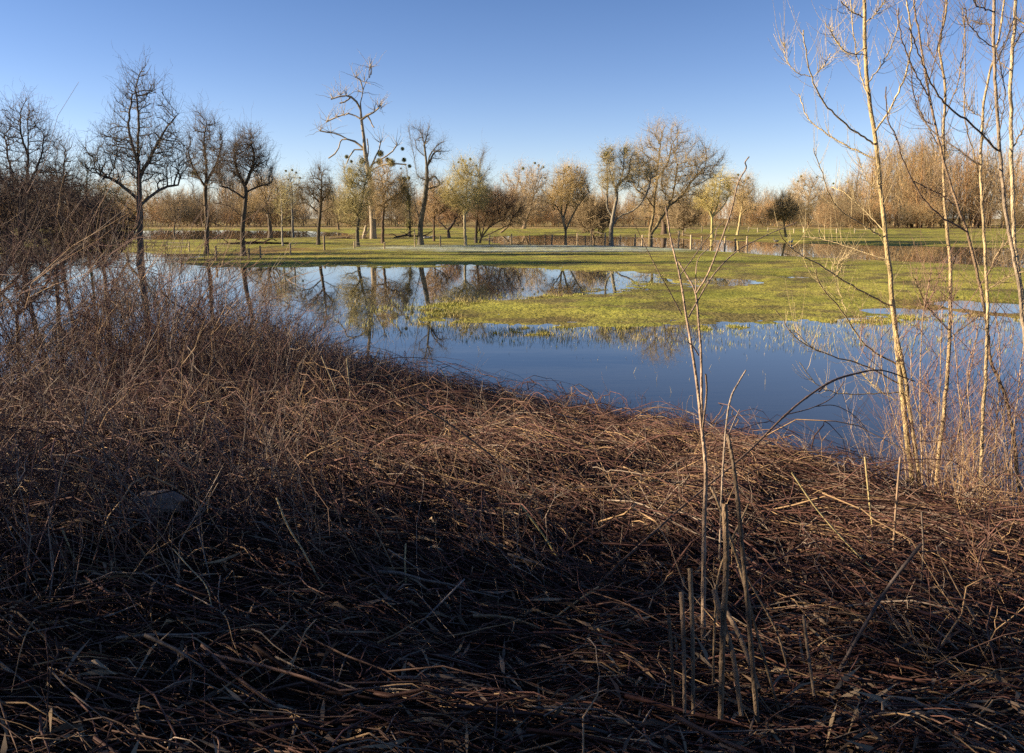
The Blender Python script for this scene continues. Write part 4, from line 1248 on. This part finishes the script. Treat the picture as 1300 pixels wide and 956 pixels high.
sapling('straight smooth tan sapling standing alone, fourth from the left',
        [([(1243, 665), (1247, 543), (1252, 456), (1253, 368), (1249, 290), (1245, 220), (1248, 141), (1256, 94), (1268, 50), (1275, 0), (1280, -30)], 6.5, 1.8, .4)],
        [([(1247, 240), (1235, 190), (1226, 160), (1224, 120), (1226, 60), (1222, 10)], 2., .8, .3, .1), ([(1248, 150), (1232, 140), (1224, 128)], 1.3, .7, .3, .4), ([(1253, 350), (1268, 320), (1288, 300)], 2.2, 1., .1, -.3),
         ([(1253, 370), (1272, 355), (1300, 345)], 1.8, .9, .1, -.5), ([(1247, 180), (1256, 150), (1270, 120)], 1.3, .7, .3, .6)],
        7.6, 404, (.33, .25, .14), (.23, .17, .10), twn=70)
sapling('dark barked upright sapling near the right border, fifth from the left',
        [([(1312, 680), (1308, 560), (1302, 440), (1292, 350), (1281, 295), (1273, 235), (1268, 173), (1264, 110), (1262, 50), (1261, -30)], 7, 3.4, .5)],
        [([(1267, 191), (1232, 157), (1201, 132), (1182, 104), (1166, 66), (1154, 35)], 3.4, 1., .3, -.4), ([(1270, 226), (1216, 190), (1178, 160), (1166, 135)], 2.6, .9, .2, .7),
         ([(1262, 60), (1245, 48), (1230, 30), (1225, 10)], 1.6, .8, .4, .2), ([(1264, 32), (1248, 30), (1232, 26)], 1.6, .8, .4, .9), ([(1265, 80), (1278, 50), (1288, 20)], 1.8, .9, .4, .6),
         ([(1263, 15), (1242, 8), (1228, -8)], 2, 1., .4, .2), ([(1268, 170), (1276, 120), (1270, 85), (1264, 60)], 1.6, .8, .3, .5)],
        7.0, 405, (.21, .16, .11), (.12, .09, .065), twn=50)
sapling('tan and grey sapling hard against the right border, rightmost of the saplings',
        [([(1322, 690), (1316, 600), (1307, 500), (1303, 420), (1295, 360), (1287, 296), (1284, 188), (1283, 110), (1288, 31), (1290, -30)], 8.5, 3.6, .4)],
        [([(1284, 190), (1296, 170), (1310, 140)], 2.4, 1.4, .3, .1), ([(1286, 60), (1300, 40), (1312, 25)], 2, 1.2, .3, .6), ([(1283, 90), (1270, 78), (1262, 60), (1254, 30)], 1.4, .8, .3, .7),
         ([(1288, 20), (1298, 28), (1312, 44)], 2.4, 1.6, .3, .1)],
        7.3, 406, (.36, .28, .17), (.2, .15, .1), twn=40)
# thinner shoots between the saplings
g = np.random.default_rng(410)
shoots = [(1172, 640, 1168, 500, 1172, 400, 2.6, 'thin shoot just right of the pale two stemmed sapling'), (1180, 630, 1192, 520, 1196, 410, 2.6, 'thin shoot between the pale and the slender tan sapling'),
          (1213, 660, 1222, 560, 1212, 440, 2.8, 'thin shoot right of the slender tan sapling'), (1222, 650, 1215, 560, 1232, 470, 2.4, 'short crooked shoot left of the smooth tan sapling'),
          (1232, 670, 1236, 580, 1228, 480, 2.6, 'reddish shoot close to the smooth tan sapling'), (1262, 670, 1264, 560, 1270, 450, 2.8, 'shoot between the smooth tan and the dark sapling'),
          (1275, 680, 1280, 600, 1272, 520, 2.4, 'short shoot near the foot of the dark sapling'), (1290, 680, 1284, 590, 1292, 500, 3., 'shoot close to the right border'),
          (1152, 640, 1146, 570, 1120, 470, 2.2, 'thin leaning shoot at the left foot of the pale sapling'), (1180, 640, 1174, 560, 1156, 470, 2.4, 'thin leaning shoot at the right foot of the pale sapling')]
for i, (x0, y0, x1, y1, x2, y2, w, lab) in enumerate(shoots):
    d = 7.8 + g.uniform(-.4, .5)
    sapling(lab, [([(x0, y0), (x1, y1), (x2, y2), (x2 + g.uniform(-14, 14), y2 - 60)], w, .8, .2)],
            [([(x1, y1), (x1 + g.uniform(-30, 30), y1 - 40), (x1 + g.uniform(-45, 45), y1 - 90)], 1.2, .6, .1, g.uniform(-.3, .4)),
             ([(x2, y2), (x2 + g.uniform(-30, 30), y2 - 30), (x2 + g.uniform(-45, 45), y2 - 70)], 1.1, .5, .2, g.uniform(-.3, .4))],
            d, 420 + i, (.30, .21, .13), (.22, .13, .10), name='willow_shoot', cat='shoot', twn=40, group='thin shoots between the saplings')
# twiggy brush at the feet of the saplings
def sap_pts(n, g):
    X = g.uniform(3.9, 6.6, n); Y = g.uniform(5.9, 9.2, n)
    z = zg(X, Y); px = 650 + F * X / Y
    ok = (px > 1125) & (px < 1420)
    return X[ok], Y[ok], np.maximum(z[ok], -.05), g.uniform(.3, 1.7, ok.sum())


mb = MB()
for o_ in uprights(640, 430, None, (1, 2, 3, 4, 4, 3), pts=sap_pts, rad=.0035, K=8, nf=7, lean=(0, 0), leanamt=.5, bent=.45, forkL=.4): mb.tubes(o_[0], o_[1], 3, o_[2])
tag(mb.build('sapling_brush', M_STEM), 'fine twiggy brush tangled around the feet of the saplings', 'brush', kind='stuff')


# centre: tall forked dead weed
def plant(name, label, cat, d, strands, tint, seed, partname='stem', group=None, mat=None, foot=True):
    g = np.random.default_rng(seed)
    x0, y0 = strands[0][0][0]
    b = P(x0, y0, d); gz = float(zg(b[0:1], b[1:2])[0])
    root = empty(name, (b[0], b[1], min(gz, b[2]))); tag(root, label, cat, group); off = np.array(root.location)
    for k, (pts, w0, w1, da, db) in enumerate(strands):
        tt = np.array(tint) * (.85 + .3 * g.uniform())
        mbx = MB(); q, r = strand(mbx, pts, d + da, d + db, w0, w1, tt, 8, g=g, n=90, nodes_=(max(4, len(pts) * 2)), wob=0)
        if k == 0 and foot:
            gq = float(zg(q[:1, 0], q[:1, 1])[0]) - .06
            if q[0, 2] > gq:
                dn = q[0] - q[3]; dn /= max(-dn[2], .35); mbx.tubes(np.array([[q[0] + dn * (q[0, 2] - gq), q[0]]]), np.array([[r[0], r[0]]]), 8, np.array([tt]))
        mbx.V = [v - off for v in mbx.V]
        mbx.build(partname if k == 0 else 'branch', mat or M_SAP, root)
    return root


plant('dead_stalk', 'tall dead stalk rising before the open water with branches spread like a fork', 'stalk', 4.1,
      [([(893, 880), (893, 760), (894, 660), (896, 598), (890, 535), (885, 488), (877, 435), (871, 400), (863, 350), (852, 305), (845, 262)], 9, 1.4, 0, .3),
       ([(892, 560), (891, 520), (890, 450), (887, 410), (883, 372), (872, 350), (861, 332)], 5, 2, .1, .4),
       ([(874, 403), (884, 385), (905, 350), (934, 320), (970, 300), (1012, 282)], 3, 1., .15, .5),
       ([(884, 372), (900, 345), (921, 290), (930, 262), (937, 232), (947, 214), (946, 206), (951, 199)], 3, 1.4, .2, .0),
       ([(883, 370), (886, 330), (905, 310), (910, 290)], 1.8, .8, .2, .5),
       ([(866, 400), (850, 370), (836, 345), (818, 310), (806, 285)], 2.2, .8, .2, -.1),
       ([(863, 350), (878, 330), (900, 300), (920, 280)], 2, .8, .25, .6),
       ([(887, 451), (880, 440), (873, 434)], 2.6, 1.2, .1, 0), ([(892, 545), (897, 500), (896, 475)], 3.4, 2.4, .1, .0)],
      (.24, .17, .12), 501)
plant('dead_stalk', 'thin dead stalk with a side shoot, right of the tall forked stalk', 'stalk', 4.9,
      [([(914, 690), (917, 610), (922, 540), (928, 505), (938, 485), (947, 470)], 4, 1.8, 0, .2), ([(922, 560), (932, 535), (939, 520)], 2.4, 1.2, .05, .2)], (.26, .20, .15), 502)
canes = [([(915, 900), (918, 800), (922, 714), (920, 639)], 12, 9, 'thick brown cane with a broken top, tallest of the cut canes in the foreground'),
         ([(960, 900), (950, 780), (942, 692), (933, 604), (924, 551)], 11, 5, 'long brown cane leaning left beside the tall forked stalk'),
         ([(880, 900), (879, 800), (876, 722)], 8, 7.5, 'straight cut cane left of the tall forked stalk'),
         ([(869, 900), (868, 820), (865, 753)], 8, 7.5, 'shorter cut cane at the far left of the cane cluster but one'),
         ([(855, 900), (853, 840), (849, 780)], 6, 5.5, 'shortest thin cut cane, leftmost of the cane cluster'),
         ([(988, 900), (960, 800), (937, 714), (912, 640), (902, 618)], 6, 4, 'thin cane leaning left across the broken cane'),
         ([(940, 900), (930, 830), (915, 780), (906, 750)], 10, 8, 'thick tan cane leaning left at the foot of the cluster'),
         ([(962, 870), (940, 810), (922, 776)], 9, 7, 'tan cane leaning left behind the broken cane'),
         ([(905, 870), (908, 780), (915, 720), (950, 640)], 5, 3, 'thin pale cane leaning right within the cluster'),
         ([(1003, 860), (985, 800), (952, 740), (930, 700)], 5, 3, 'thin reddish cane slanting into the right side of the cluster'),
         ([(1033, 880), (1026, 830), (1020, 782)], 6, 5, 'grey upright cut cane right of the cluster')]
for i, (pts, w0, w1, lab) in enumerate(canes):
    plant('cut_cane', lab, 'cane', [3.0, 3.2, 3.25, 3.15, 3.3, 3.4, 2.9, 3.3, 3.5, 3.6, 3.1][i], [(pts, w0 * .86, w1 * .86, 0, .1 + (i % 4) * .12)], [(.155, .105, .065), (.115, .08, .052), (.18, .125, .075)][i % 3], 510 + i, 'stem', 'cut canes in the foreground')
def ground_hit(px, py, dz=.05):
    u = W(px, py, .5)
    for _ in range(15): u = W(px, py, float(zg(np.array([u[0]]), np.array([u[1]]))[0]) + dz)
    return u


# long arching dark branch across the lower right
plant('fallen_branch', 'long dark branch arching from the saplings down across the foreground', 'branch', float(ground_hit(686, 800, .08)[1]),
      [([(686, 800), (735, 766), (788, 714), (832, 674), (876, 635), (946, 577), (994, 530), (1025, 504), (1060, 482), (1100, 471)], 4.6, 2.4, 0, 2.4),
       ([(1040, 497), (1050, 488), (1074, 478), (1117, 470), (1161, 484)], 3, 1.6, 2.1, 2.9), ([(1000, 526), (1030, 518), (1056, 505), (1072, 484)], 2., 1., 1.7, 2.3),
       ([(1035, 516), (1060, 515), (1085, 528), (1102, 548)], 1.6, .8, 1.95, 2.5)], (.11, .07, .05), 530, 'stem', foot=False)
# prominent loose stalks lying in the lit mat
loose = [([(351, 632), (365, 667), (385, 700), (410, 745)], 4, 4.6, 'pale snapped stalk pointing up left in the shaded stems', (.42, .32, .18)),
         ([(660, 640), (690, 680), (715, 720)], 4, 4.8, 'yellow snapped stalk in the middle of the bank', (.48, .38, .16)),
         ([(1005, 600), (1040, 650), (1090, 705), (1130, 740)], 4, 5.3, 'bright straw stalk slanting down right of the cane cluster', (.46, .37, .18)),
         ([(78, 670), (95, 710), (112, 728)], 5, 3.6, 'short pale broken stalk at the left edge of the bank', (.42, .33, .17)),
         ([(0, 730), (60, 728), (110, 725), (170, 728), (208, 716)], 4, 3.6, 'long curved stalk lying flat in the lower left', (.32, .21, .11)),
         ([(10, 645), (60, 660), (130, 680)], 5, 4.2, 'orange brown stalk lying at the left edge', (.28, .17, .08)),
         ([(250, 668), (262, 715), (268, 740)], 2.4, 4.0, 'thin grey stalk standing crooked beside the stone', (.26, .21, .17)),
         ([(220, 697), (240, 720), (262, 745), (270, 780)], 2.6, 3.8, 'pale crooked twig below the stone', (.42, .34, .20)),
         ([(118, 628), (135, 680), (140, 722)], 2.4, 4.1, 'thin dark twig standing left of the stone', (.16, .12, .09)),
         ([(560, 470), (575, 495), (592, 520)], 2.6, 9, 'short straw stalk near the shore bend', (.38, .30, .17)),
         ([(440, 455), (444, 495), (447, 530)], 2.6, 9.5, 'upright straw stalk on the shore below the dead poplar reflection', (.42, .33, .19)),
         ([(408, 452), (428, 500), (436, 535)], 2.6, 9.2, 'leaning straw stalk at the right end of the thicket', (.36, .28, .17)),
         ([(520, 505), (600, 560), (660, 610), (706, 642)], 5, 6.8, 'long dark pole lying diagonally over the sunlit straw', (.10, .07, .05)),
         ([(1098, 580), (1103, 630), (1110, 690)], 4, 6.3, 'yellow upright stalk left of the pale sapling foot', (.46, .36, .17)),
         ([(1143, 580), (1137, 650), (1133, 720)], 5, 5.6, 'brown upright stalk in front of the pale sapling', (.24, .16, .10)),
         ([(1170, 650), (1172, 700), (1168, 760)], 4, 5.3, 'dark upright stalk below the slender tan sapling', (.12, .09, .07)),
         ([(515, 690), (514, 712), (515, 740)], 4, 4.4, 'short bright cut stalk near the bottom centre', (.46, .35, .17)),
         ([(700, 788), (730, 765), (760, 745)], 5, 3.6, 'thick tan stick lying at the bottom centre', (.42, .29, .15)),
         ([(1060, 860), (1100, 790), (1130, 742), (1170, 690)], 8, 3.7, 'thick dark stem slanting up right at the bottom right', (.10, .075, .065)),
         ([(476, 672), (492, 705), (505, 735)], 3, 4.6, 'reddish tan stalk leaning left near the bottom centre', (.33, .22, .12)),
         ([(1190, 700), (1240, 790), (1290, 850)], 3, 3.9, 'straight thin stalk slanting down in the lower right corner', (.25, .17, .11)),
         ([(590, 735), (560, 765), (530, 795)], 4, 3.7, 'grey split stick lying near the bottom centre', (.26, .22, .19))]
for i, (pts, w, d, lab, c) in enumerate(loose):
    # stand each one on the ground below its lower end
    lo = max(pts, key=lambda q: q[1])
    u = W(lo[0], lo[1], 0.0)
    for _ in range(12):
        yy = np.array([u[1]]); xx = np.array([u[0]]); u = W(lo[0], lo[1], float(zg(xx, yy)[0]) + .12)
    dd = float(u[1]); k = w * dd / F / 2 * 0 + w
    rev = lo is pts[0]
    seq = pts if rev else pts[::-1]
    plant('loose_stalk', lab, 'stalk', dd, [(seq, k * .8, k * .55, 0, .12)], np.array(c) * .85, 560 + i, 'stem', 'loose stalks lying on the bank', M_STEM)

# stone
import bmesh
u = ground_hit(198, 668)
bm = bmesh.new(); bmesh.ops.create_icosphere(bm, subdivisions=4, radius=1)
for v in bm.verts:
    c = v.co.copy(); n = float(fbm(np.array([c.x * 1.3 + 5]), np.array([c.y * 1.3 + c.z * 1.7]), 95)[0])
    v.co = c * (1 + .28 * n); v.co.x *= .21; v.co.y *= .15; v.co.z *= .10
me = bpy.data.meshes.new('stone'); bm.to_mesh(me); bm.free()
me.polygons.foreach_set('use_smooth', [True] * len(me.polygons))
at = me.color_attributes.new('tint', 'FLOAT_COLOR', 'POINT'); at.data.foreach_set('color', [c for _ in me.vertices for c in (.17, .13, .105, 1)])
me.materials.append(M_STONE)
o = link(bpy.data.objects.new('stone', me)); o.location = (u[0], u[1], float(zg(np.array([u[0]]), np.array([u[1]]))[0]) + .19)
tag(o, 'rounded brown grey stone half buried in the shaded stems at the left', 'stone')


# ------------------------------------------------------------------ fences
def fence(name, label, posts, rails, hcap=None, w=.07, tint=(.30, .23, .14), group=None, seed=1):
    g = np.random.default_rng(seed)
    pts = []
    for (x, yb, yt) in posts:
        u = W(x, yb, .08); d = float(u[1]); p = P(x, yt, d)
        pts.append((u[0], d, p[2]))
    root = empty(name, (pts[0][0], pts[0][1], 0)); tag(root, label, 'fence', group); off = np.array(root.location)
    for (x, y, h) in pts:
        z = min(float(zg(np.array([x]), np.array([y]))[0]), .1) - .15
        mbx = MB(); k = w * g.uniform(.8, 1.2)
        lean = g.normal(0, .03, 2)
        q = np.array([[(x, y, z), (x + lean[0] * .5, y + lean[1] * .5, (z + h) / 2), (x + lean[0], y + lean[1], h - .03), (x + lean[0], y + lean[1], h)]])
        mbx.tubes(q, np.array([[k, k, k * .95, k * .45]]), 8, np.array([tint]) * g.uniform(.6, 1.25))
        mbx.V = [v - off for v in mbx.V]
        mbx.build('post', M_WOOD, root)
    for (fr, rr) in rails:
        for i in range(len(pts) - 1):
            a, b = pts[i], pts[i + 1]
            t = np.linspace(0, 1, 5); za = a[2] * fr + .1 * (1 - fr); zb = b[2] * fr + .1 * (1 - fr)
            q = np.stack([a[0] + (b[0] - a[0]) * t, a[1] + (b[1] - a[1]) * t - w * .9, za + (zb - za) * t - .05 * np.sin(np.pi * t)], -1)[None] - off
            mbx = MB(); mbx.tubes(q, np.full((1, 5), rr), 5, np.array([(.16, .13, .10)])); mbx.build('wire', M_WOOD, root)


fence('meadow_fence', 'low wire fence on wooden posts in front of the dead poplar', [(275, 331, 312), (316, 328, 315), (331, 328, 312), (369, 324, 308), (412, 319, 299), (450, 317, 306), (488, 318, 307), (527, 315, 293), (559, 314, 299), (592, 313, 299), (621, 312, 298), (649, 311, 297)], [(.85, .012), (.5, .012)], seed=2, w=.08)
fence('channel_fence', 'wire fence on pale posts standing in the channel around the Y forked tree', [(673, 310, 298), (692, 309, 297), (700, 309, 298), (733, 308, 296), (743, 309, 299), (750, 307, 291), (768, 309, 296), (787, 310, 298), (806, 310, 297), (815, 311, 298), (861, 314, 293), (877, 316, 298), (890, 316, 300), (920, 316, 300), (934, 316, 302), (948, 313, 300)], [(.9, .02), (.6, .014)], seed=3, w=.09, tint=(.34, .26, .16))
fence('field_fence', 'long fence on pale posts across the far meadow at right', [(870, 295, 288), (891, 295, 287), (905, 295, 287), (925, 295, 288), (950, 295, 288), (962, 296, 289), (975, 296, 289), (1008, 297, 290), (1020, 296, 288), (1040, 296, 290), (1062, 297, 290), (1085, 297, 290), (1110, 298, 290)], [(.85, .035)], seed=4, w=.10, tint=(.42, .34, .22))
fence('paddock_fence', 'short fence left of the tallest pear tree beyond the thicket', [(150, 318, 306), (186, 318, 306), (212, 318, 306), (240, 319, 307)], [(.9, .03), (.5, .03)], seed=5, w=.06, tint=(.38, .3, .2))


# ------------------------------------------------------------------ fallen wood
def log(name, label, pts, by, w, tint, branches=(), seed=1):
    g = np.random.default_rng(seed); d = float(W(pts[0][0], by, .1)[1])
    b = P(pts[0][0], by, d); root = empty(name, (b[0], d, .1)); tag(root, label, 'fallen tree', None); off = np.array(root.location)
    mbx = MB(); strand(mbx, pts, d, d + .4, w, w * .55, tint, 8, g=g, wob=.03, n=len(pts) * 5); mbx.V = [v - off for v in mbx.V]; mbx.build('trunk', M_BARK, root)
    for (bp, bw) in branches:
        mbx = MB(); strand(mbx, bp, d, d + g.uniform(-1, 1), bw, bw * .4, tint, 6, g=g, wob=.03); mbx.V = [v - off for v in mbx.V]; mbx.build('limb', M_BARK, root)


log('fallen_tree', 'dark fallen trunk with stub branches lying behind the thick trunked pear tree', [(279, 311), (300, 309), (330, 308), (356, 309), (366, 308)], 311, 4.5, (.07, .045, .035),
    [([(290, 309), (284, 304), (280, 302)], 2), ([(312, 307), (304, 304), (300, 305)], 2.5), ([(336, 307), (345, 303), (352, 306)], 2.5), ([(320, 308), (330, 303), (338, 305)], 2)], 1)
log('fallen_tree', 'tangle of dark fallen limbs lying right of the dead poplar', [(500, 302), (515, 299), (530, 300), (548, 301)], 303, 3.5, (.09, .065, .05),
    [([(512, 300), (520, 295), (527, 292)], 2.2), ([(536, 300), (545, 296), (550, 292)], 2.2), ([(520, 300), (514, 296), (508, 294)], 1.8), ([(528, 300), (536, 296), (546, 295)], 2), ([(505, 301), (498, 297), (494, 298)], 2)], 2)
log('pale_log', 'short bleached log beside the forked half dead tree', [(538, 302), (546, 301), (553, 300)], 304, 4, (.5, .43, .33), [], 3)
log('grey_log', 'long grey brown log lying left of the dead poplar trunk', [(418, 303), (436, 302), (452, 303), (466, 302)], 304, 3.4, (.22, .15, .10), [([(440, 302), (447, 298), (452, 296)], 1.6)], 4)
# broken stump slabs round the dead poplar
log('broken_stump', 'splintered pale stump beside the foot of the dead poplar', [(461, 303), (463, 295), (465, 287)], 304, 6, (.36, .29, .20), [([(462, 301), (467, 294), (469, 290)], 3)], 5)


# ------------------------------------------------------------------ waterfowl at the channel edge
def bird(label, px, py, yaw, seed, tint):
    u = W(px, py, 0.0); d = float(u[1])
    z = max(0.0, float(zg(np.array([u[0]]), np.array([d]))[0]))
    root = empty('goose', (u[0], d, z), yaw); tag(root, label, 'goose', 'geese at the channel edge')
    mbx = MB()
    q = np.array([[(-.36, 0, .24), (-.26, 0, .25), (-.08, 0, .24), (.12, 0, .26), (.22, 0, .32), (.27, 0, .44), (.29, 0, .55), (.34, 0, .60), (.40, 0, .59)]])
    mbx.tubes(q, np.array([[.02, .09, .15, .14, .09, .05, .045, .05, .02]]), 10, np.array([tint]))
    mbx.build('body', M_LEAF, root)
    for s in (-1, 1):
        lg = MB(); lg.tubes(np.array([[(0, s * .05, .14), (0, s * .05, 0)]]), np.array([[.015, .012]]), 5, np.array([(.4, .2, .05)])); lg.build('leg', M_LEAF, root)
    bl = MB(); bl.tubes(np.array([[(.39, 0, .59), (.45, 0, .575)]]), np.array([[.02, .008]]), 5, np.array([(.5, .25, .06)])); bl.build('beak', M_LEAF, root)


bird('pale goose standing at the edge of the far channel, right one of the two birds', 1004, 309.5, .4, 1, (.5, .45, .34))
bird('darker goose standing at the edge of the far channel, left one of the two birds', 985, 308.5, 2.8, 2, (.28, .24, .18))

# ------------------------------------------------------------------ light
SUN_AZ = radians(-90)   # from +Y, negative = left
SUN_EL = radians(16.5)
sd_ = bpy.data.lights.new('sun', 'SUN'); sd_.energy = 5.0; sd_.angle = radians(.5); sd_.color = (1, .82, .58)
so = link(bpy.data.objects.new('sun', sd_))
from mathutils import Vector
v = Vector((math.sin(SUN_AZ) * math.cos(SUN_EL), math.cos(SUN_AZ) * math.cos(SUN_EL), math.sin(SUN_EL)))
so.rotation_euler = (-v).to_track_quat('-Z', 'Y').to_euler(); so.location = v * 100
w = bpy.data.worlds.new('World'); SC.world = w; w.use_nodes = True
nt = w.node_tree; bg = nt.nodes['Background']
sky = nt.nodes.new('ShaderNodeTexSky'); sky.sky_type = 'NISHITA'; sky.sun_disc = False
sky.sun_elevation = SUN_EL; sky.sun_rotation = SUN_AZ; sky.altitude = 50; sky.air_density = .8; sky.dust_density = .1; sky.ozone_density = 3.6
wb = nt.nodes.new('ShaderNodeVectorMath'); wb.operation = 'MULTIPLY'; wb.inputs[1].default_value = (1.02, .91, 1.02)
tc = nt.nodes.new('ShaderNodeTexCoord'); sx = nt.nodes.new('ShaderNodeSeparateXYZ'); cr = nt.nodes.new('ShaderNodeValToRGB')
nt.links.new(tc.outputs['Generated'], sx.inputs[0]); nt.links.new(sx.outputs['Z'], cr.inputs[0])
cr.color_ramp.elements[0].position = 0.0; cr.color_ramp.elements[0].color = (1.45, 1.36, 1.18, 1)
cr.color_ramp.elements[1].position = .30; cr.color_ramp.elements[1].color = (.76, .88, .92, 1)
e_ = cr.color_ramp.elements.new(.08); e_.color = (1.30, 1.22, 1.10, 1)
e_ = cr.color_ramp.elements.new(.17); e_.color = (1.04, 1.05, 1.02, 1)
mz = nt.nodes.new('ShaderNodeVectorMath'); mz.operation = 'MULTIPLY'
nt.links.new(sky.outputs[0], wb.inputs[0]); nt.links.new(wb.outputs[0], mz.inputs[0]); nt.links.new(cr.outputs[0], mz.inputs[1]); nt.links.new(mz.outputs[0], bg.inputs[0]); bg.inputs[1].default_value = .052

SC.render.engine = 'CYCLES'
SC.view_settings.view_transform = 'Standard'; SC.view_settings.look = 'None'; SC.view_settings.gamma = 1; SC.view_settings.use_curve_mapping = False
SC.view_settings.exposure = 1.68
SC.cycles.max_bounces = 5; SC.cycles.diffuse_bounces = 2; SC.cycles.glossy_bounces = 3; SC.cycles.transmission_bounces = 2
SC.cycles.use_denoising = False
SC.cycles.caustics_reflective = False; SC.cycles.caustics_refractive = False
SC.cycles.pixel_filter_type = 'BLACKMAN_HARRIS'
SC.render.resolution_x = 1024; SC.render.resolution_y = 753
print('script', round(time.time() - T0, 1), 'verts', sum(len(m.vertices) for m in bpy.data.meshes))
